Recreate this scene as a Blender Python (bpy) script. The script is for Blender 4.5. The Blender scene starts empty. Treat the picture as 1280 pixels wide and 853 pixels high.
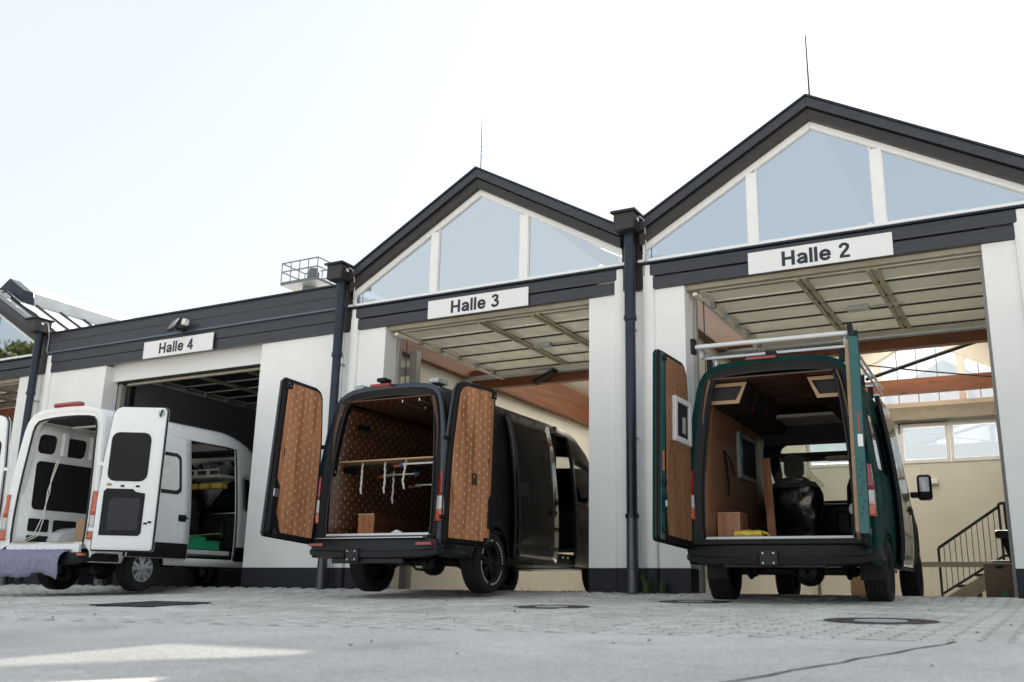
import bpy, bmesh, math, random
from mathutils import Vector, Matrix, Euler
random.seed(7)
R = math.radians
sc = bpy.context.scene
col = sc.collection

# ------------------------------------------------------------------ camera
CAM_POS = Vector((9.9961, -12.3424, -0.2155))
YAW, PITCH, ROLL, FPX = -0.508656, 0.261696, 0.022412, 1238.554
_r = Vector((math.cos(YAW), -math.sin(YAW), 0))
_f = Vector((math.sin(YAW) * math.cos(PITCH), math.cos(YAW) * math.cos(PITCH), math.sin(PITCH)))
_u = _r.cross(_f)
_r2 = _r * math.cos(ROLL) + _u * math.sin(ROLL)
_u2 = -_r * math.sin(ROLL) + _u * math.cos(ROLL)
cam_d = bpy.data.cameras.new("camera")
cam = bpy.data.objects.new("camera", cam_d)
col.objects.link(cam)
m = Matrix((_r2, _u2, -_f)).transposed().to_4x4()
m.translation = CAM_POS
cam.matrix_world = m
cam_d.sensor_width = 36.0
cam_d.lens = 36.0 * FPX / 1280.0
cam_d.clip_start = 0.05
cam_d.clip_end = 2000
cam_d.dof.use_dof = True
cam_d.dof.focus_distance = 12.0
cam_d.dof.aperture_fstop = 2.4
sc.camera = cam

# ------------------------------------------------------------------ sky, sun, exposure
SUN_TO = Vector((-0.235, 1.0, 0.585)).normalized()
SUN_EL = math.asin(SUN_TO.z)
SUN_AZ = math.atan2(SUN_TO.x, SUN_TO.y)
w = bpy.data.worlds.new("World")
sc.world = w
w.use_nodes = True
nt = w.node_tree
bg = nt.nodes["Background"]
sky = nt.nodes.new("ShaderNodeTexSky")
sky.sky_type = 'NISHITA'
sky.sun_disc = False
sky.sun_elevation = SUN_EL
sky.sun_rotation = SUN_AZ
sky.altitude = 400
sky.air_density = 1.0
sky.dust_density = 1.0
sky.ozone_density = 1.0
hs = nt.nodes.new("ShaderNodeHueSaturation")
hs.inputs['Saturation'].default_value = 0.62
nt.links.new(sky.outputs[0], hs.inputs['Color'])
veil = nt.nodes.new("ShaderNodeMixRGB")          # thin bright veil of high cloud over the whole sky
veil.inputs[0].default_value = 0.955
veil.inputs[2].default_value = (0.915, 0.985, 1.035, 1)
nt.links.new(hs.outputs[0], veil.inputs[1])
nt.links.new(veil.outputs[0], bg.inputs[0])
bg.inputs[1].default_value = 0.13
sun_d = bpy.data.lights.new("sun", 'SUN')
sun_d.energy = 5.0
sun_d.angle = R(0.55)
sun_d.color = (1.0, 0.91, 0.78)
sun = bpy.data.objects.new("sun", sun_d)
col.objects.link(sun)
sun.rotation_euler = SUN_TO.to_track_quat('Z', 'Y').to_euler()
sc.view_settings.view_transform = 'Standard'
sc.view_settings.look = 'None'
sc.view_settings.exposure = 2.70
sc.view_settings.gamma = 1.0
sc.cycles.max_bounces = 10
sc.cycles.transparent_max_bounces = 16
sc.cycles.use_denoising = True

# ------------------------------------------------------------------ materials
MATS = {}

def nodes_of(name):
    mt = bpy.data.materials.new(name)
    mt.use_nodes = True
    t = mt.node_tree
    return mt, t, t.nodes["Principled BSDF"], t.nodes.new, t.links.new

def mat(name, c, rough=0.6, metal=0.0, var=0.12, scale=6.0, bump=0.0, bscale=60.0, coat=0.0, stretch=(1, 1, 1), spec=0.5, dirt=0.0, streak=0.0):
    mt, t, b, N, L = nodes_of(name)
    tc = N("ShaderNodeTexCoord")
    mp = N("ShaderNodeMapping")
    mp.inputs['Scale'].default_value = stretch
    L(tc.outputs['Object'], mp.inputs[0])
    nz = N("ShaderNodeTexNoise")
    nz.inputs['Scale'].default_value = scale
    nz.inputs['Detail'].default_value = 6
    nz.inputs['Roughness'].default_value = 0.65
    L(mp.outputs[0], nz.inputs['Vector'])
    rp = N("ShaderNodeValToRGB")
    rp.color_ramp.elements[0].position = 0.3
    rp.color_ramp.elements[1].position = 0.7
    rp.color_ramp.elements[0].color = [max(0, x * (1 - var)) for x in c] + [1]
    rp.color_ramp.elements[1].color = [min(1, x * (1 + var)) for x in c] + [1]
    L(nz.outputs[0], rp.inputs[0])
    src = rp.outputs[0]
    if dirt:
        n2 = N("ShaderNodeTexNoise")
        n2.inputs['Scale'].default_value = 1.3
        n2.inputs['Detail'].default_value = 8
        L(tc.outputs['Object'], n2.inputs['Vector'])
        r2 = N("ShaderNodeValToRGB")
        r2.color_ramp.elements[0].position = 0.45
        r2.color_ramp.elements[1].position = 0.75
        L(n2.outputs[0], r2.inputs[0])
        mx = N("ShaderNodeMixRGB")
        mx.blend_type = 'MULTIPLY'
        mx.inputs[2].default_value = (1 - dirt, 1 - dirt * 1.05, 1 - dirt * 1.15, 1)
        L(r2.outputs[0], mx.inputs[0])
        L(src, mx.inputs[1])
        src = mx.outputs[0]
    if streak:
        m4 = N("ShaderNodeMapping")
        m4.inputs['Scale'].default_value = (5, 5, .35)
        L(tc.outputs['Object'], m4.inputs[0])
        n4 = N("ShaderNodeTexNoise")
        n4.inputs['Scale'].default_value = 1.6
        n4.inputs['Detail'].default_value = 7
        L(m4.outputs[0], n4.inputs['Vector'])
        r4 = N("ShaderNodeValToRGB")
        r4.color_ramp.elements[0].position = 0.52
        r4.color_ramp.elements[1].position = 0.72
        L(n4.outputs[0], r4.inputs[0])
        x4 = N("ShaderNodeMixRGB")
        x4.blend_type = 'MULTIPLY'
        x4.inputs[2].default_value = (1 - streak, 1 - streak, 1 - streak * 1.1, 1)
        L(r4.outputs[0], x4.inputs[0])
        L(src, x4.inputs[1])
        src = x4.outputs[0]
    L(src, b.inputs['Base Color'])
    b.inputs['Roughness'].default_value = rough
    b.inputs['Metallic'].default_value = metal
    b.inputs['Specular IOR Level'].default_value = spec
    if coat:
        b.inputs['Coat Weight'].default_value = coat
        b.inputs['Coat Roughness'].default_value = 0.04
    if bump:
        n3 = N("ShaderNodeTexNoise")
        n3.inputs['Scale'].default_value = bscale
        n3.inputs['Detail'].default_value = 5
        L(mp.outputs[0], n3.inputs['Vector'])
        bp = N("ShaderNodeBump")
        bp.inputs['Strength'].default_value = bump
        bp.inputs['Distance'].default_value = 0.01
        L(n3.outputs[0], bp.inputs['Height'])
        L(bp.outputs[0], b.inputs['Normal'])
    MATS[name] = mt
    return mt

def wood(name, c1, c2, axis='z', scale=1.0, rough=0.45, knots=0.0):
    mt, t, b, N, L = nodes_of(name)
    tc = N("ShaderNodeTexCoord")
    mp = N("ShaderNodeMapping")
    s = {'x': (1.2, 14, 14), 'y': (14, 1.2, 14), 'z': (14, 14, 1.2)}[axis]
    mp.inputs['Scale'].default_value = [q * scale for q in s]
    L(tc.outputs['Object'], mp.inputs[0])
    nz = N("ShaderNodeTexNoise")
    nz.inputs['Scale'].default_value = 1.0
    nz.inputs['Detail'].default_value = 8
    nz.inputs['Roughness'].default_value = 0.6
    nz.inputs['Distortion'].default_value = 0.6
    L(mp.outputs[0], nz.inputs['Vector'])
    rp = N("ShaderNodeValToRGB")
    rp.color_ramp.elements[0].position = 0.32
    rp.color_ramp.elements[1].position = 0.68
    rp.color_ramp.elements[0].color = list(c1) + [1]
    rp.color_ramp.elements[1].color = list(c2) + [1]
    L(nz.outputs[0], rp.inputs[0])
    src = rp.outputs[0]
    if knots:
        vo = N("ShaderNodeTexVoronoi")
        vo.inputs['Scale'].default_value = 3.2
        m2 = N("ShaderNodeMapping")
        m2.inputs['Scale'].default_value = {'x': (.55, 1.6, 1.6), 'y': (1.6, .55, 1.6), 'z': (1.6, 1.6, .55)}[axis]
        L(tc.outputs['Object'], m2.inputs[0])
        L(m2.outputs[0], vo.inputs['Vector'])
        r2 = N("ShaderNodeValToRGB")
        r2.color_ramp.elements[0].position = 0.06
        r2.color_ramp.elements[1].position = 0.13
        r2.color_ramp.elements[0].color = (1 - knots,) * 3 + (1,)
        r2.color_ramp.elements[1].color = (1, 1, 1, 1)
        L(vo.outputs['Distance'], r2.inputs[0])
        mx = N("ShaderNodeMixRGB")
        mx.blend_type = 'MULTIPLY'
        mx.inputs[0].default_value = 1
        L(src, mx.inputs[1])
        L(r2.outputs[0], mx.inputs[2])
        src = mx.outputs[0]
    L(src, b.inputs['Base Color'])
    b.inputs['Roughness'].default_value = rough
    bp = N("ShaderNodeBump")
    bp.inputs['Strength'].default_value = 0.12
    bp.inputs['Distance'].default_value = 0.004
    L(nz.outputs[0], bp.inputs['Height'])
    L(bp.outputs[0], b.inputs['Normal'])
    MATS[name] = mt
    return mt

def glass(name, tint, refl, gloss_tint=(1, 1, 1), rough=0.02, wav=0.0):
    mt, t, b, N, L = nodes_of(name)
    t.nodes.remove(b)
    out = t.nodes["Material Output"]
    tr = N("ShaderNodeBsdfTransparent")
    tr.inputs[0].default_value = list(tint) + [1]
    gl = N("ShaderNodeBsdfGlossy")
    gl.inputs[0].default_value = list(gloss_tint) + [1]
    gl.inputs['Roughness'].default_value = rough
    fr = N("ShaderNodeFresnel")
    fr.inputs[0].default_value = 1.5
    mr = N("ShaderNodeMapRange")
    mr.inputs['To Min'].default_value = refl
    mr.inputs['To Max'].default_value = 1.0
    L(fr.outputs[0], mr.inputs['Value'])
    mx = N("ShaderNodeMixShader")
    L(mr.outputs[0], mx.inputs[0])
    L(tr.outputs[0], mx.inputs[1])
    L(gl.outputs[0], mx.inputs[2])
    L(mx.outputs[0], out.inputs[0])
    if wav:
        n3 = N("ShaderNodeTexNoise")
        n3.inputs['Scale'].default_value = 1.5
        bp = N("ShaderNodeBump")
        bp.inputs['Strength'].default_value = wav
        bp.inputs['Distance'].default_value = 0.02
        L(n3.outputs[0], bp.inputs['Height'])
        L(bp.outputs[0], gl.inputs['Normal'])
        L(bp.outputs[0], fr.inputs['Normal'])
    MATS[name] = mt
    return mt

def paint(name, c, rough=0.3, coat=1.0, flake=0.0, spec=0.5):
    mt, t, b, N, L = nodes_of(name)
    b.inputs['Base Color'].default_value = list(c) + [1]
    b.inputs['Roughness'].default_value = rough
    b.inputs['Metallic'].default_value = flake
    b.inputs['Coat Weight'].default_value = coat
    b.inputs['Coat Roughness'].default_value = 0.05
    b.inputs['Specular IOR Level'].default_value = spec
    b.inputs['Coat IOR'].default_value = 1.35
    tc = N("ShaderNodeTexCoord")
    nz = N("ShaderNodeTexNoise")
    nz.inputs['Scale'].default_value = 2.5
    nz.inputs['Detail'].default_value = 7
    L(tc.outputs['Object'], nz.inputs['Vector'])
    mr = N("ShaderNodeMapRange")
    mr.inputs['From Min'].default_value = 0.4
    mr.inputs['From Max'].default_value = 0.75
    mr.inputs['To Min'].default_value = rough * 0.8
    mr.inputs['To Max'].default_value = rough * 1.8
    L(nz.outputs[0], mr.inputs['Value'])
    L(mr.outputs[0], b.inputs['Roughness'])
    MATS[name] = mt
    return mt

M = MATS
mat('white_render', (0.84, 0.84, 0.83), 0.85, var=0.02, scale=3, bump=0.35, bscale=160, dirt=0.05, streak=0.02)
mat('white_frame', (0.80, 0.80, 0.80), 0.35, var=0.02)
mat('navy_plinth', (0.012, 0.014, 0.024), 0.7, var=0.2, bump=0.2, bscale=200, dirt=0.1)
mat('dark_board', (0.034, 0.036, 0.046), 0.30, var=0.35, scale=9, stretch=(0.25, 8, 8), bump=0.12, bscale=14)
mat('brown_board', (0.027, 0.021, 0.020), 0.45, var=0.35, scale=9, stretch=(0.25, 8, 8), bump=0.15, bscale=14)
mat('dark_metal', (0.030, 0.037, 0.052), 0.32, metal=0.6, var=0.15)
mat('grey_flashing', (0.12, 0.15, 0.19), 0.3, metal=0.5, var=0.1)
mat('zinc_roof', (0.50, 0.52, 0.53), 0.45, metal=0.3, var=0.08, scale=3, dirt=0.15)
mat('white_roof', (0.62, 0.62, 0.60), 0.5, var=0.06, dirt=0.15)
mat('cream_wall', (0.70, 0.675, 0.595), 0.9, var=0.03, scale=2, bump=0.1, bscale=150, dirt=0.06)
mat('cream_ceiling', (0.74, 0.71, 0.635), 0.85, var=0.03)
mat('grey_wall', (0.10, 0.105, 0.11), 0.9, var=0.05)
mat('grey_column', (0.33, 0.32, 0.30), 0.6, var=0.08)
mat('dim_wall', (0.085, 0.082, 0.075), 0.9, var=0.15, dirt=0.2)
mat('floor_concrete', (0.50, 0.48, 0.45), 0.5, var=0.12, scale=3, dirt=0.2)
wood('glulam', (0.115, 0.034, 0.009), (0.215, 0.075, 0.022), 'y', 0.8, 0.5, knots=0.6)
wood('glulam_cross', (0.115, 0.031, 0.008), (0.215, 0.066, 0.018), 'x', 0.8, 0.5, knots=0.6)
wood('van_walnut', (0.23, 0.085, 0.040), (0.58, 0.275, 0.140), 'z', 0.55, 0.22)
wood('van_walnut_shaded', (0.044, 0.015, 0.006), (0.12, 0.045, 0.019), 'y', 0.9, 0.4)  # darker copy of the walnut, interior shade put into its colour
wood('van_oak', (0.17, 0.080, 0.040), (0.29, 0.145, 0.075), 'z', 0.9, 0.45)
wood('pale_ply', (0.42, 0.27, 0.15), (0.52, 0.35, 0.21), 'x', 0.9, 0.5)
mat('steel', (0.45, 0.45, 0.44), 0.35, metal=0.9, var=0.1)
mat('galvanised', (0.42, 0.44, 0.45), 0.45, metal=0.7, var=0.15, scale=20)
mat('olive_stile', (0.36, 0.32, 0.22), 0.4, metal=0.3, var=0.08)
mat('door_cream', (0.80, 0.78, 0.70), 0.35, var=0.04)
mat('dark_seam', (0.02, 0.02, 0.018), 0.7)
mat('sign_white', (0.78, 0.78, 0.78), 0.35, var=0.01)
mat('sign_text', (0.018, 0.022, 0.036), 0.5)
mat('black_plastic', (0.005, 0.0055, 0.0065), 0.5, var=0.15, bump=0.1, bscale=300, spec=0.3)
mat('grey_plastic', (0.010, 0.012, 0.016), 0.45, var=0.1, bump=0.1, bscale=300, spec=0.35)
mat('rubber', (0.007, 0.007, 0.007), 0.8, var=0.2, scale=12, dirt=0.1)
mat('seal_rubber', (0.004, 0.004, 0.0045), 0.5)
mat('black_steel', (0.007, 0.0065, 0.0065), 0.5, var=0.2)
mat('rim_black', (0.006, 0.006, 0.0065), 0.3, metal=0.5)
mat('rim_silver', (0.62, 0.63, 0.64), 0.3, metal=0.8)
mat('lamp_red', (0.30, 0.008, 0.008), 0.15, coat=1.0, var=0.2, scale=14)
mat('lamp_orange', (0.62, 0.10, 0.03), 0.15, coat=1.0, var=0.2, scale=14)
mat('lamp_clear', (0.62, 0.58, 0.56), 0.12, coat=1.0, var=0.1, scale=14)
mat('alu', (0.52, 0.53, 0.54), 0.28, metal=0.85, var=0.05)
mat('alu_white', (0.66, 0.67, 0.68), 0.4, metal=0.2, var=0.03)
mat('cardboard', (0.33, 0.22, 0.13), 0.85, var=0.08, scale=5)
mat('brown_box', (0.16, 0.115, 0.085), 0.85, var=0.08, scale=5)
mat('yellow_box', (0.72, 0.55, 0.07), 0.5, var=0.05)
mat('green_plastic', (0.03, 0.36, 0.16), 0.4, var=0.05)
mat('green_tape', (0.02, 0.22, 0.10), 0.5)
mat('blanket', (0.26, 0.25, 0.345), 0.95, var=0.22, scale=24, bump=0.5, bscale=90)
mat('blue_film', (0.03, 0.20, 0.36), 0.4, var=0.1)
mat('dark_felt', (0.018, 0.018, 0.021), 0.95, var=0.2, scale=18, bump=0.3, bscale=200)
mat('grey_felt', (0.042, 0.043, 0.048), 0.9, var=0.15, scale=12)
mat('dark_panel', (0.005, 0.005, 0.006), 0.7)
mat('slot_pale', (0.74, 0.60, 0.44), 0.5)
mat('slot_dark', (0.04, 0.02, 0.01), 0.7)
mat('plastic_wrap', (0.007, 0.007, 0.007), 0.18, var=0.3, scale=7, bump=0.9, bscale=9, coat=0.6)
mat('seat_fabric', (0.006, 0.006, 0.0065), 0.9, var=0.2, scale=30)
mat('clear_wrap', (0.30, 0.29, 0.26), 0.15, var=0.5, scale=9, bump=0.8, bscale=12, coat=0.5)
mat('blue_clamp', (0.015, 0.045, 0.14), 0.4)
mat('orange_grip', (0.30, 0.07, 0.02), 0.5)
mat('white_strap', (0.66, 0.64, 0.60), 0.7, var=0.1, scale=30)
mat('chrome', (0.70, 0.70, 0.70), 0.12, metal=1.0)
mat('lamp_white', (0.80, 0.79, 0.75), 0.3)
mat('manhole_iron', (0.060, 0.046, 0.043), 0.7, metal=0.3, var=0.25, scale=14, bump=0.3, bscale=60)
mat('basket_metal', (0.13, 0.14, 0.145), 0.5, metal=0.3, var=0.1)
mat('pipe_foot', (0.10, 0.105, 0.115), 0.35, metal=0.6, var=0.15)
mat('manhole_concrete', (0.36, 0.37, 0.37), 0.9, var=0.1, scale=16, bump=0.4, bscale=80)
mat('drain_dark', (0.030, 0.031, 0.033), 0.7, metal=0.3, var=0.2)
mat('crack_tar', (0.05, 0.042, 0.038), 0.9, var=0.2)
mat('stair_tread', (0.022, 0.020, 0.020), 0.5)
mat('yellow_foam', (0.45, 0.32, 0.05), 0.8)
mat('tan_trim', (0.36, 0.325, 0.255), 0.7)
mat('orange_sticker', (0.65, 0.16, 0.08), 0.5)
mat('weed_green', (0.055, 0.085, 0.028), 0.8, var=0.3, scale=20)
mat('dead_leaf', (0.12, 0.07, 0.035), 0.9, var=0.3, scale=20)
mat('bark', (0.06, 0.045, 0.03), 0.9, var=0.3, scale=8, stretch=(4, 4, 1), bump=0.5, bscale=20)
mat('leaf_yellow', (0.20, 0.17, 0.035), 0.7, var=0.4, scale=0.9)
mat('leaf_green', (0.085, 0.10, 0.025), 0.7, var=0.4, scale=0.9)
paint('paint_white', (0.86, 0.87, 0.87), 0.3)
paint('paint_black', (0.003, 0.0031, 0.0036), 0.36, coat=0.12, spec=0.25)
paint('paint_black_gloss', (0.003, 0.0031, 0.0036), 0.2, coat=0.6, spec=0.4)
paint('paint_slate', (0.020, 0.030, 0.050), 0.28, coat=0.8, flake=0.2)
paint('paint_teal', (0.002, 0.034, 0.032), 0.6, coat=0.0, spec=0.1)
paint('paint_teal_gloss', (0.002, 0.034, 0.032), 0.25, coat=0.5, spec=0.3)
paint('paint_teal_lit', (0.008, 0.095, 0.092), 0.4, coat=0.6)  # lighter copy of the teal, light on the door edges put into its colour
glass('gable_glass', (0.50, 0.51, 0.52), 0.50, (0.86, 0.94, 1.0))
glass('coated_glass', (0.15, 0.18, 0.21), 0.56, (0.86, 0.94, 1.0))
glass('added_roof_glass', (0.66, 0.66, 0.65), 0.05)
glass('window_glass', (0.80, 0.82, 0.82), 0.04)
glass('van_glass', (0.80, 0.86, 0.85), 0.05)
glass('van_glass_dark', (0.06, 0.07, 0.07), 0.06)

def translucent(name, c):
    mt, t, b, N, L = nodes_of(name)
    t.nodes.remove(b)
    tr = N("ShaderNodeBsdfTranslucent")
    tr.inputs[0].default_value = list(c) + [1]
    df = N("ShaderNodeBsdfDiffuse")
    df.inputs[0].default_value = list(c) + [1]
    mx = N("ShaderNodeMixShader")
    mx.inputs[0].default_value = 0.12
    L(tr.outputs[0], mx.inputs[1])
    L(df.outputs[0], mx.inputs[2])
    L(mx.outputs[0], t.nodes["Material Output"].inputs[0])
    MATS[name] = mt
def film(name, c, a):
    mt, t, b, N, L = nodes_of(name)
    tr = N("ShaderNodeBsdfTransparent")
    mx = N("ShaderNodeMixShader")
    nz = N("ShaderNodeTexNoise")
    nz.inputs['Scale'].default_value = 9
    mr = N("ShaderNodeMapRange")
    mr.inputs['From Min'].default_value = .35
    mr.inputs['From Max'].default_value = .7
    mr.inputs['To Min'].default_value = a * .4
    mr.inputs['To Max'].default_value = a
    L(nz.outputs[0], mr.inputs['Value'])
    L(mr.outputs[0], mx.inputs[0])
    b.inputs['Base Color'].default_value = list(c) + [1]
    b.inputs['Roughness'].default_value = .15
    L(tr.outputs[0], mx.inputs[1])
    L(b.outputs[0], mx.inputs[2])
    L(mx.outputs[0], t.nodes["Material Output"].inputs[0])
    MATS[name] = mt
film('clear_film', (0.55, 0.54, 0.52), 0.26)
translucent('opal_sheet', (0.86, 0.85, 0.82))
translucent('added_smoked_sheet', (0.13, 0.14, 0.15))  # for translucent roof fronts added to brighten overhead doors and gable panes

def wavy_acrylic(name, c):
    mt, t, b, N, L = nodes_of(name)
    tc = N("ShaderNodeTexCoord")
    nz = N("ShaderNodeTexWave")
    nz.inputs['Scale'].default_value = 0.9
    nz.inputs['Distortion'].default_value = 3.0
    nz.inputs['Detail'].default_value = 1.0
    L(tc.outputs['Object'], nz.inputs['Vector'])
    bp = N("ShaderNodeBump")
    bp.inputs['Strength'].default_value = 0.35
    bp.inputs['Distance'].default_value = 0.03
    L(nz.outputs[1], bp.inputs['Height'])
    b.inputs['Base Color'].default_value = list(c) + [1]
    b.inputs['Roughness'].default_value = 0.10
    b.inputs['Coat Weight'].default_value = 0.5
    b.inputs['Coat Roughness'].default_value = 0.05
    L(bp.outputs[0], b.inputs['Normal'])
    L(bp.outputs[0], b.inputs['Coat Normal'])
    tl = N("ShaderNodeBsdfTranslucent")
    tl.inputs[0].default_value = list(c) + [1]
    mx = N("ShaderNodeMixShader")
    mx.inputs[0].default_value = 0.45
    L(b.outputs[0], mx.inputs[1])
    L(tl.outputs[0], mx.inputs[2])
    L(mx.outputs[0], t.nodes["Material Output"].inputs[0])
    MATS[name] = mt
wavy_acrylic('acrylic', (0.86, 0.84, 0.77))

def ground_mat(name, c, speck, scale, dirt=0.18, bump=0.6, rough=0.75, macro=0.5, island=0.0):
    mt, t, b, N, L = nodes_of(name)
    tc = N("ShaderNodeTexCoord")
    n1 = N("ShaderNodeTexNoise")
    n1.inputs['Scale'].default_value = macro
    n1.inputs['Detail'].default_value = 10
    n1.inputs['Roughness'].default_value = 0.65
    L(tc.outputs['Object'], n1.inputs['Vector'])
    r1 = N("ShaderNodeValToRGB")
    r1.color_ramp.elements[0].position = 0.35
    r1.color_ramp.elements[1].position = 0.68
    r1.color_ramp.elements[0].color = [x * (1 - dirt) for x in c] + [1]
    r1.color_ramp.elements[1].color = [x * (1 + dirt * .7) for x in c] + [1]
    L(n1.outputs[0], r1.inputs[0])
    vo = N("ShaderNodeTexVoronoi")
    vo.inputs['Scale'].default_value = scale
    L(tc.outputs['Object'], vo.inputs['Vector'])
    r2 = N("ShaderNodeValToRGB")
    r2.color_ramp.elements[0].color = (1 - speck,) * 3 + (1,)
    r2.color_ramp.elements[1].color = (1 + speck,) * 3 + (1,)
    L(vo.outputs['Color'], r2.inputs[0])
    mx = N("ShaderNodeMixRGB")
    mx.blend_type = 'MULTIPLY'
    mx.inputs[0].default_value = 1
    L(r1.outputs[0], mx.inputs[1])
    L(r2.outputs[0], mx.inputs[2])
    src = mx.outputs[0]
    n5 = N("ShaderNodeTexNoise")                     # old oil and water stains
    n5.inputs['Scale'].default_value = 0.8
    n5.inputs['Detail'].default_value = 7
    n5.inputs['Distortion'].default_value = 0.8
    L(tc.outputs['Object'], n5.inputs['Vector'])
    r5 = N("ShaderNodeValToRGB")
    r5.color_ramp.elements[0].position = 0.56
    r5.color_ramp.elements[1].position = 0.66
    L(n5.outputs[0], r5.inputs[0])
    x5 = N("ShaderNodeMixRGB")
    x5.blend_type = 'MULTIPLY'
    x5.inputs[2].default_value = (0.82, 0.81, 0.80, 1)
    L(r5.outputs[0], x5.inputs[0])
    L(src, x5.inputs[1])
    src = x5.outputs[0]
    if island:
        ge = N("ShaderNodeNewGeometry")
        oi = N("ShaderNodeObjectInfo")
        ad = N("ShaderNodeMath")
        L(ge.outputs['Random Per Island'], ad.inputs[0])
        L(oi.outputs['Random'], ad.inputs[1])
        fr_ = N("ShaderNodeMath")
        fr_.operation = 'FRACT'
        L(ad.outputs[0], fr_.inputs[0])
        mr = N("ShaderNodeMapRange")
        mr.inputs['To Min'].default_value = 1 - island
        mr.inputs['To Max'].default_value = 1 + island
        L(fr_.outputs[0], mr.inputs['Value'])
        m3 = N("ShaderNodeMixRGB")
        m3.blend_type = 'MULTIPLY'
        m3.inputs[0].default_value = 1
        L(src, m3.inputs[1])
        L(mr.outputs[0], m3.inputs[2])
        src = m3.outputs[0]
    L(src, b.inputs['Base Color'])
    b.inputs['Roughness'].default_value = rough
    bp = N("ShaderNodeBump")
    bp.inputs['Strength'].default_value = bump
    bp.inputs['Distance'].default_value = 0.006
    L(vo.outputs['Distance'], bp.inputs['Height'])
    L(bp.outputs[0], b.inputs['Normal'])
    MATS[name] = mt
ground_mat('asphalt', (0.57, 0.56, 0.535), 0.24, 70)
ground_mat('asphalt_new', (0.59, 0.58, 0.555), 0.22, 70)
ground_mat('terrain', (0.17, 0.17, 0.15), 0.2, 20)
ground_mat('joint_sand', (0.014, 0.013, 0.011), 0.3, 120)
ground_mat('paver', (0.57, 0.56, 0.53), 0.16, 120, dirt=0.22, bump=0.35, macro=1.2, island=0.09)

# ------------------------------------------------------------------ object helpers
ORG = {}

def tag(o, label=None, cat=None, group=None, kind=None):
    if label: o['label'] = label
    if cat: o['category'] = cat
    if group: o['group'] = group
    if kind: o['kind'] = kind
    return o

def empty(name, loc, label, cat, group=None, rot=(0, 0, 0)):
    o = bpy.data.objects.new(name, None)
    o.empty_display_size = 0.2
    col.objects.link(o)
    o.location = loc
    o.rotation_euler = rot
    ORG[o.name] = Vector(loc)
    return tag(o, label, cat, group)

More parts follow.
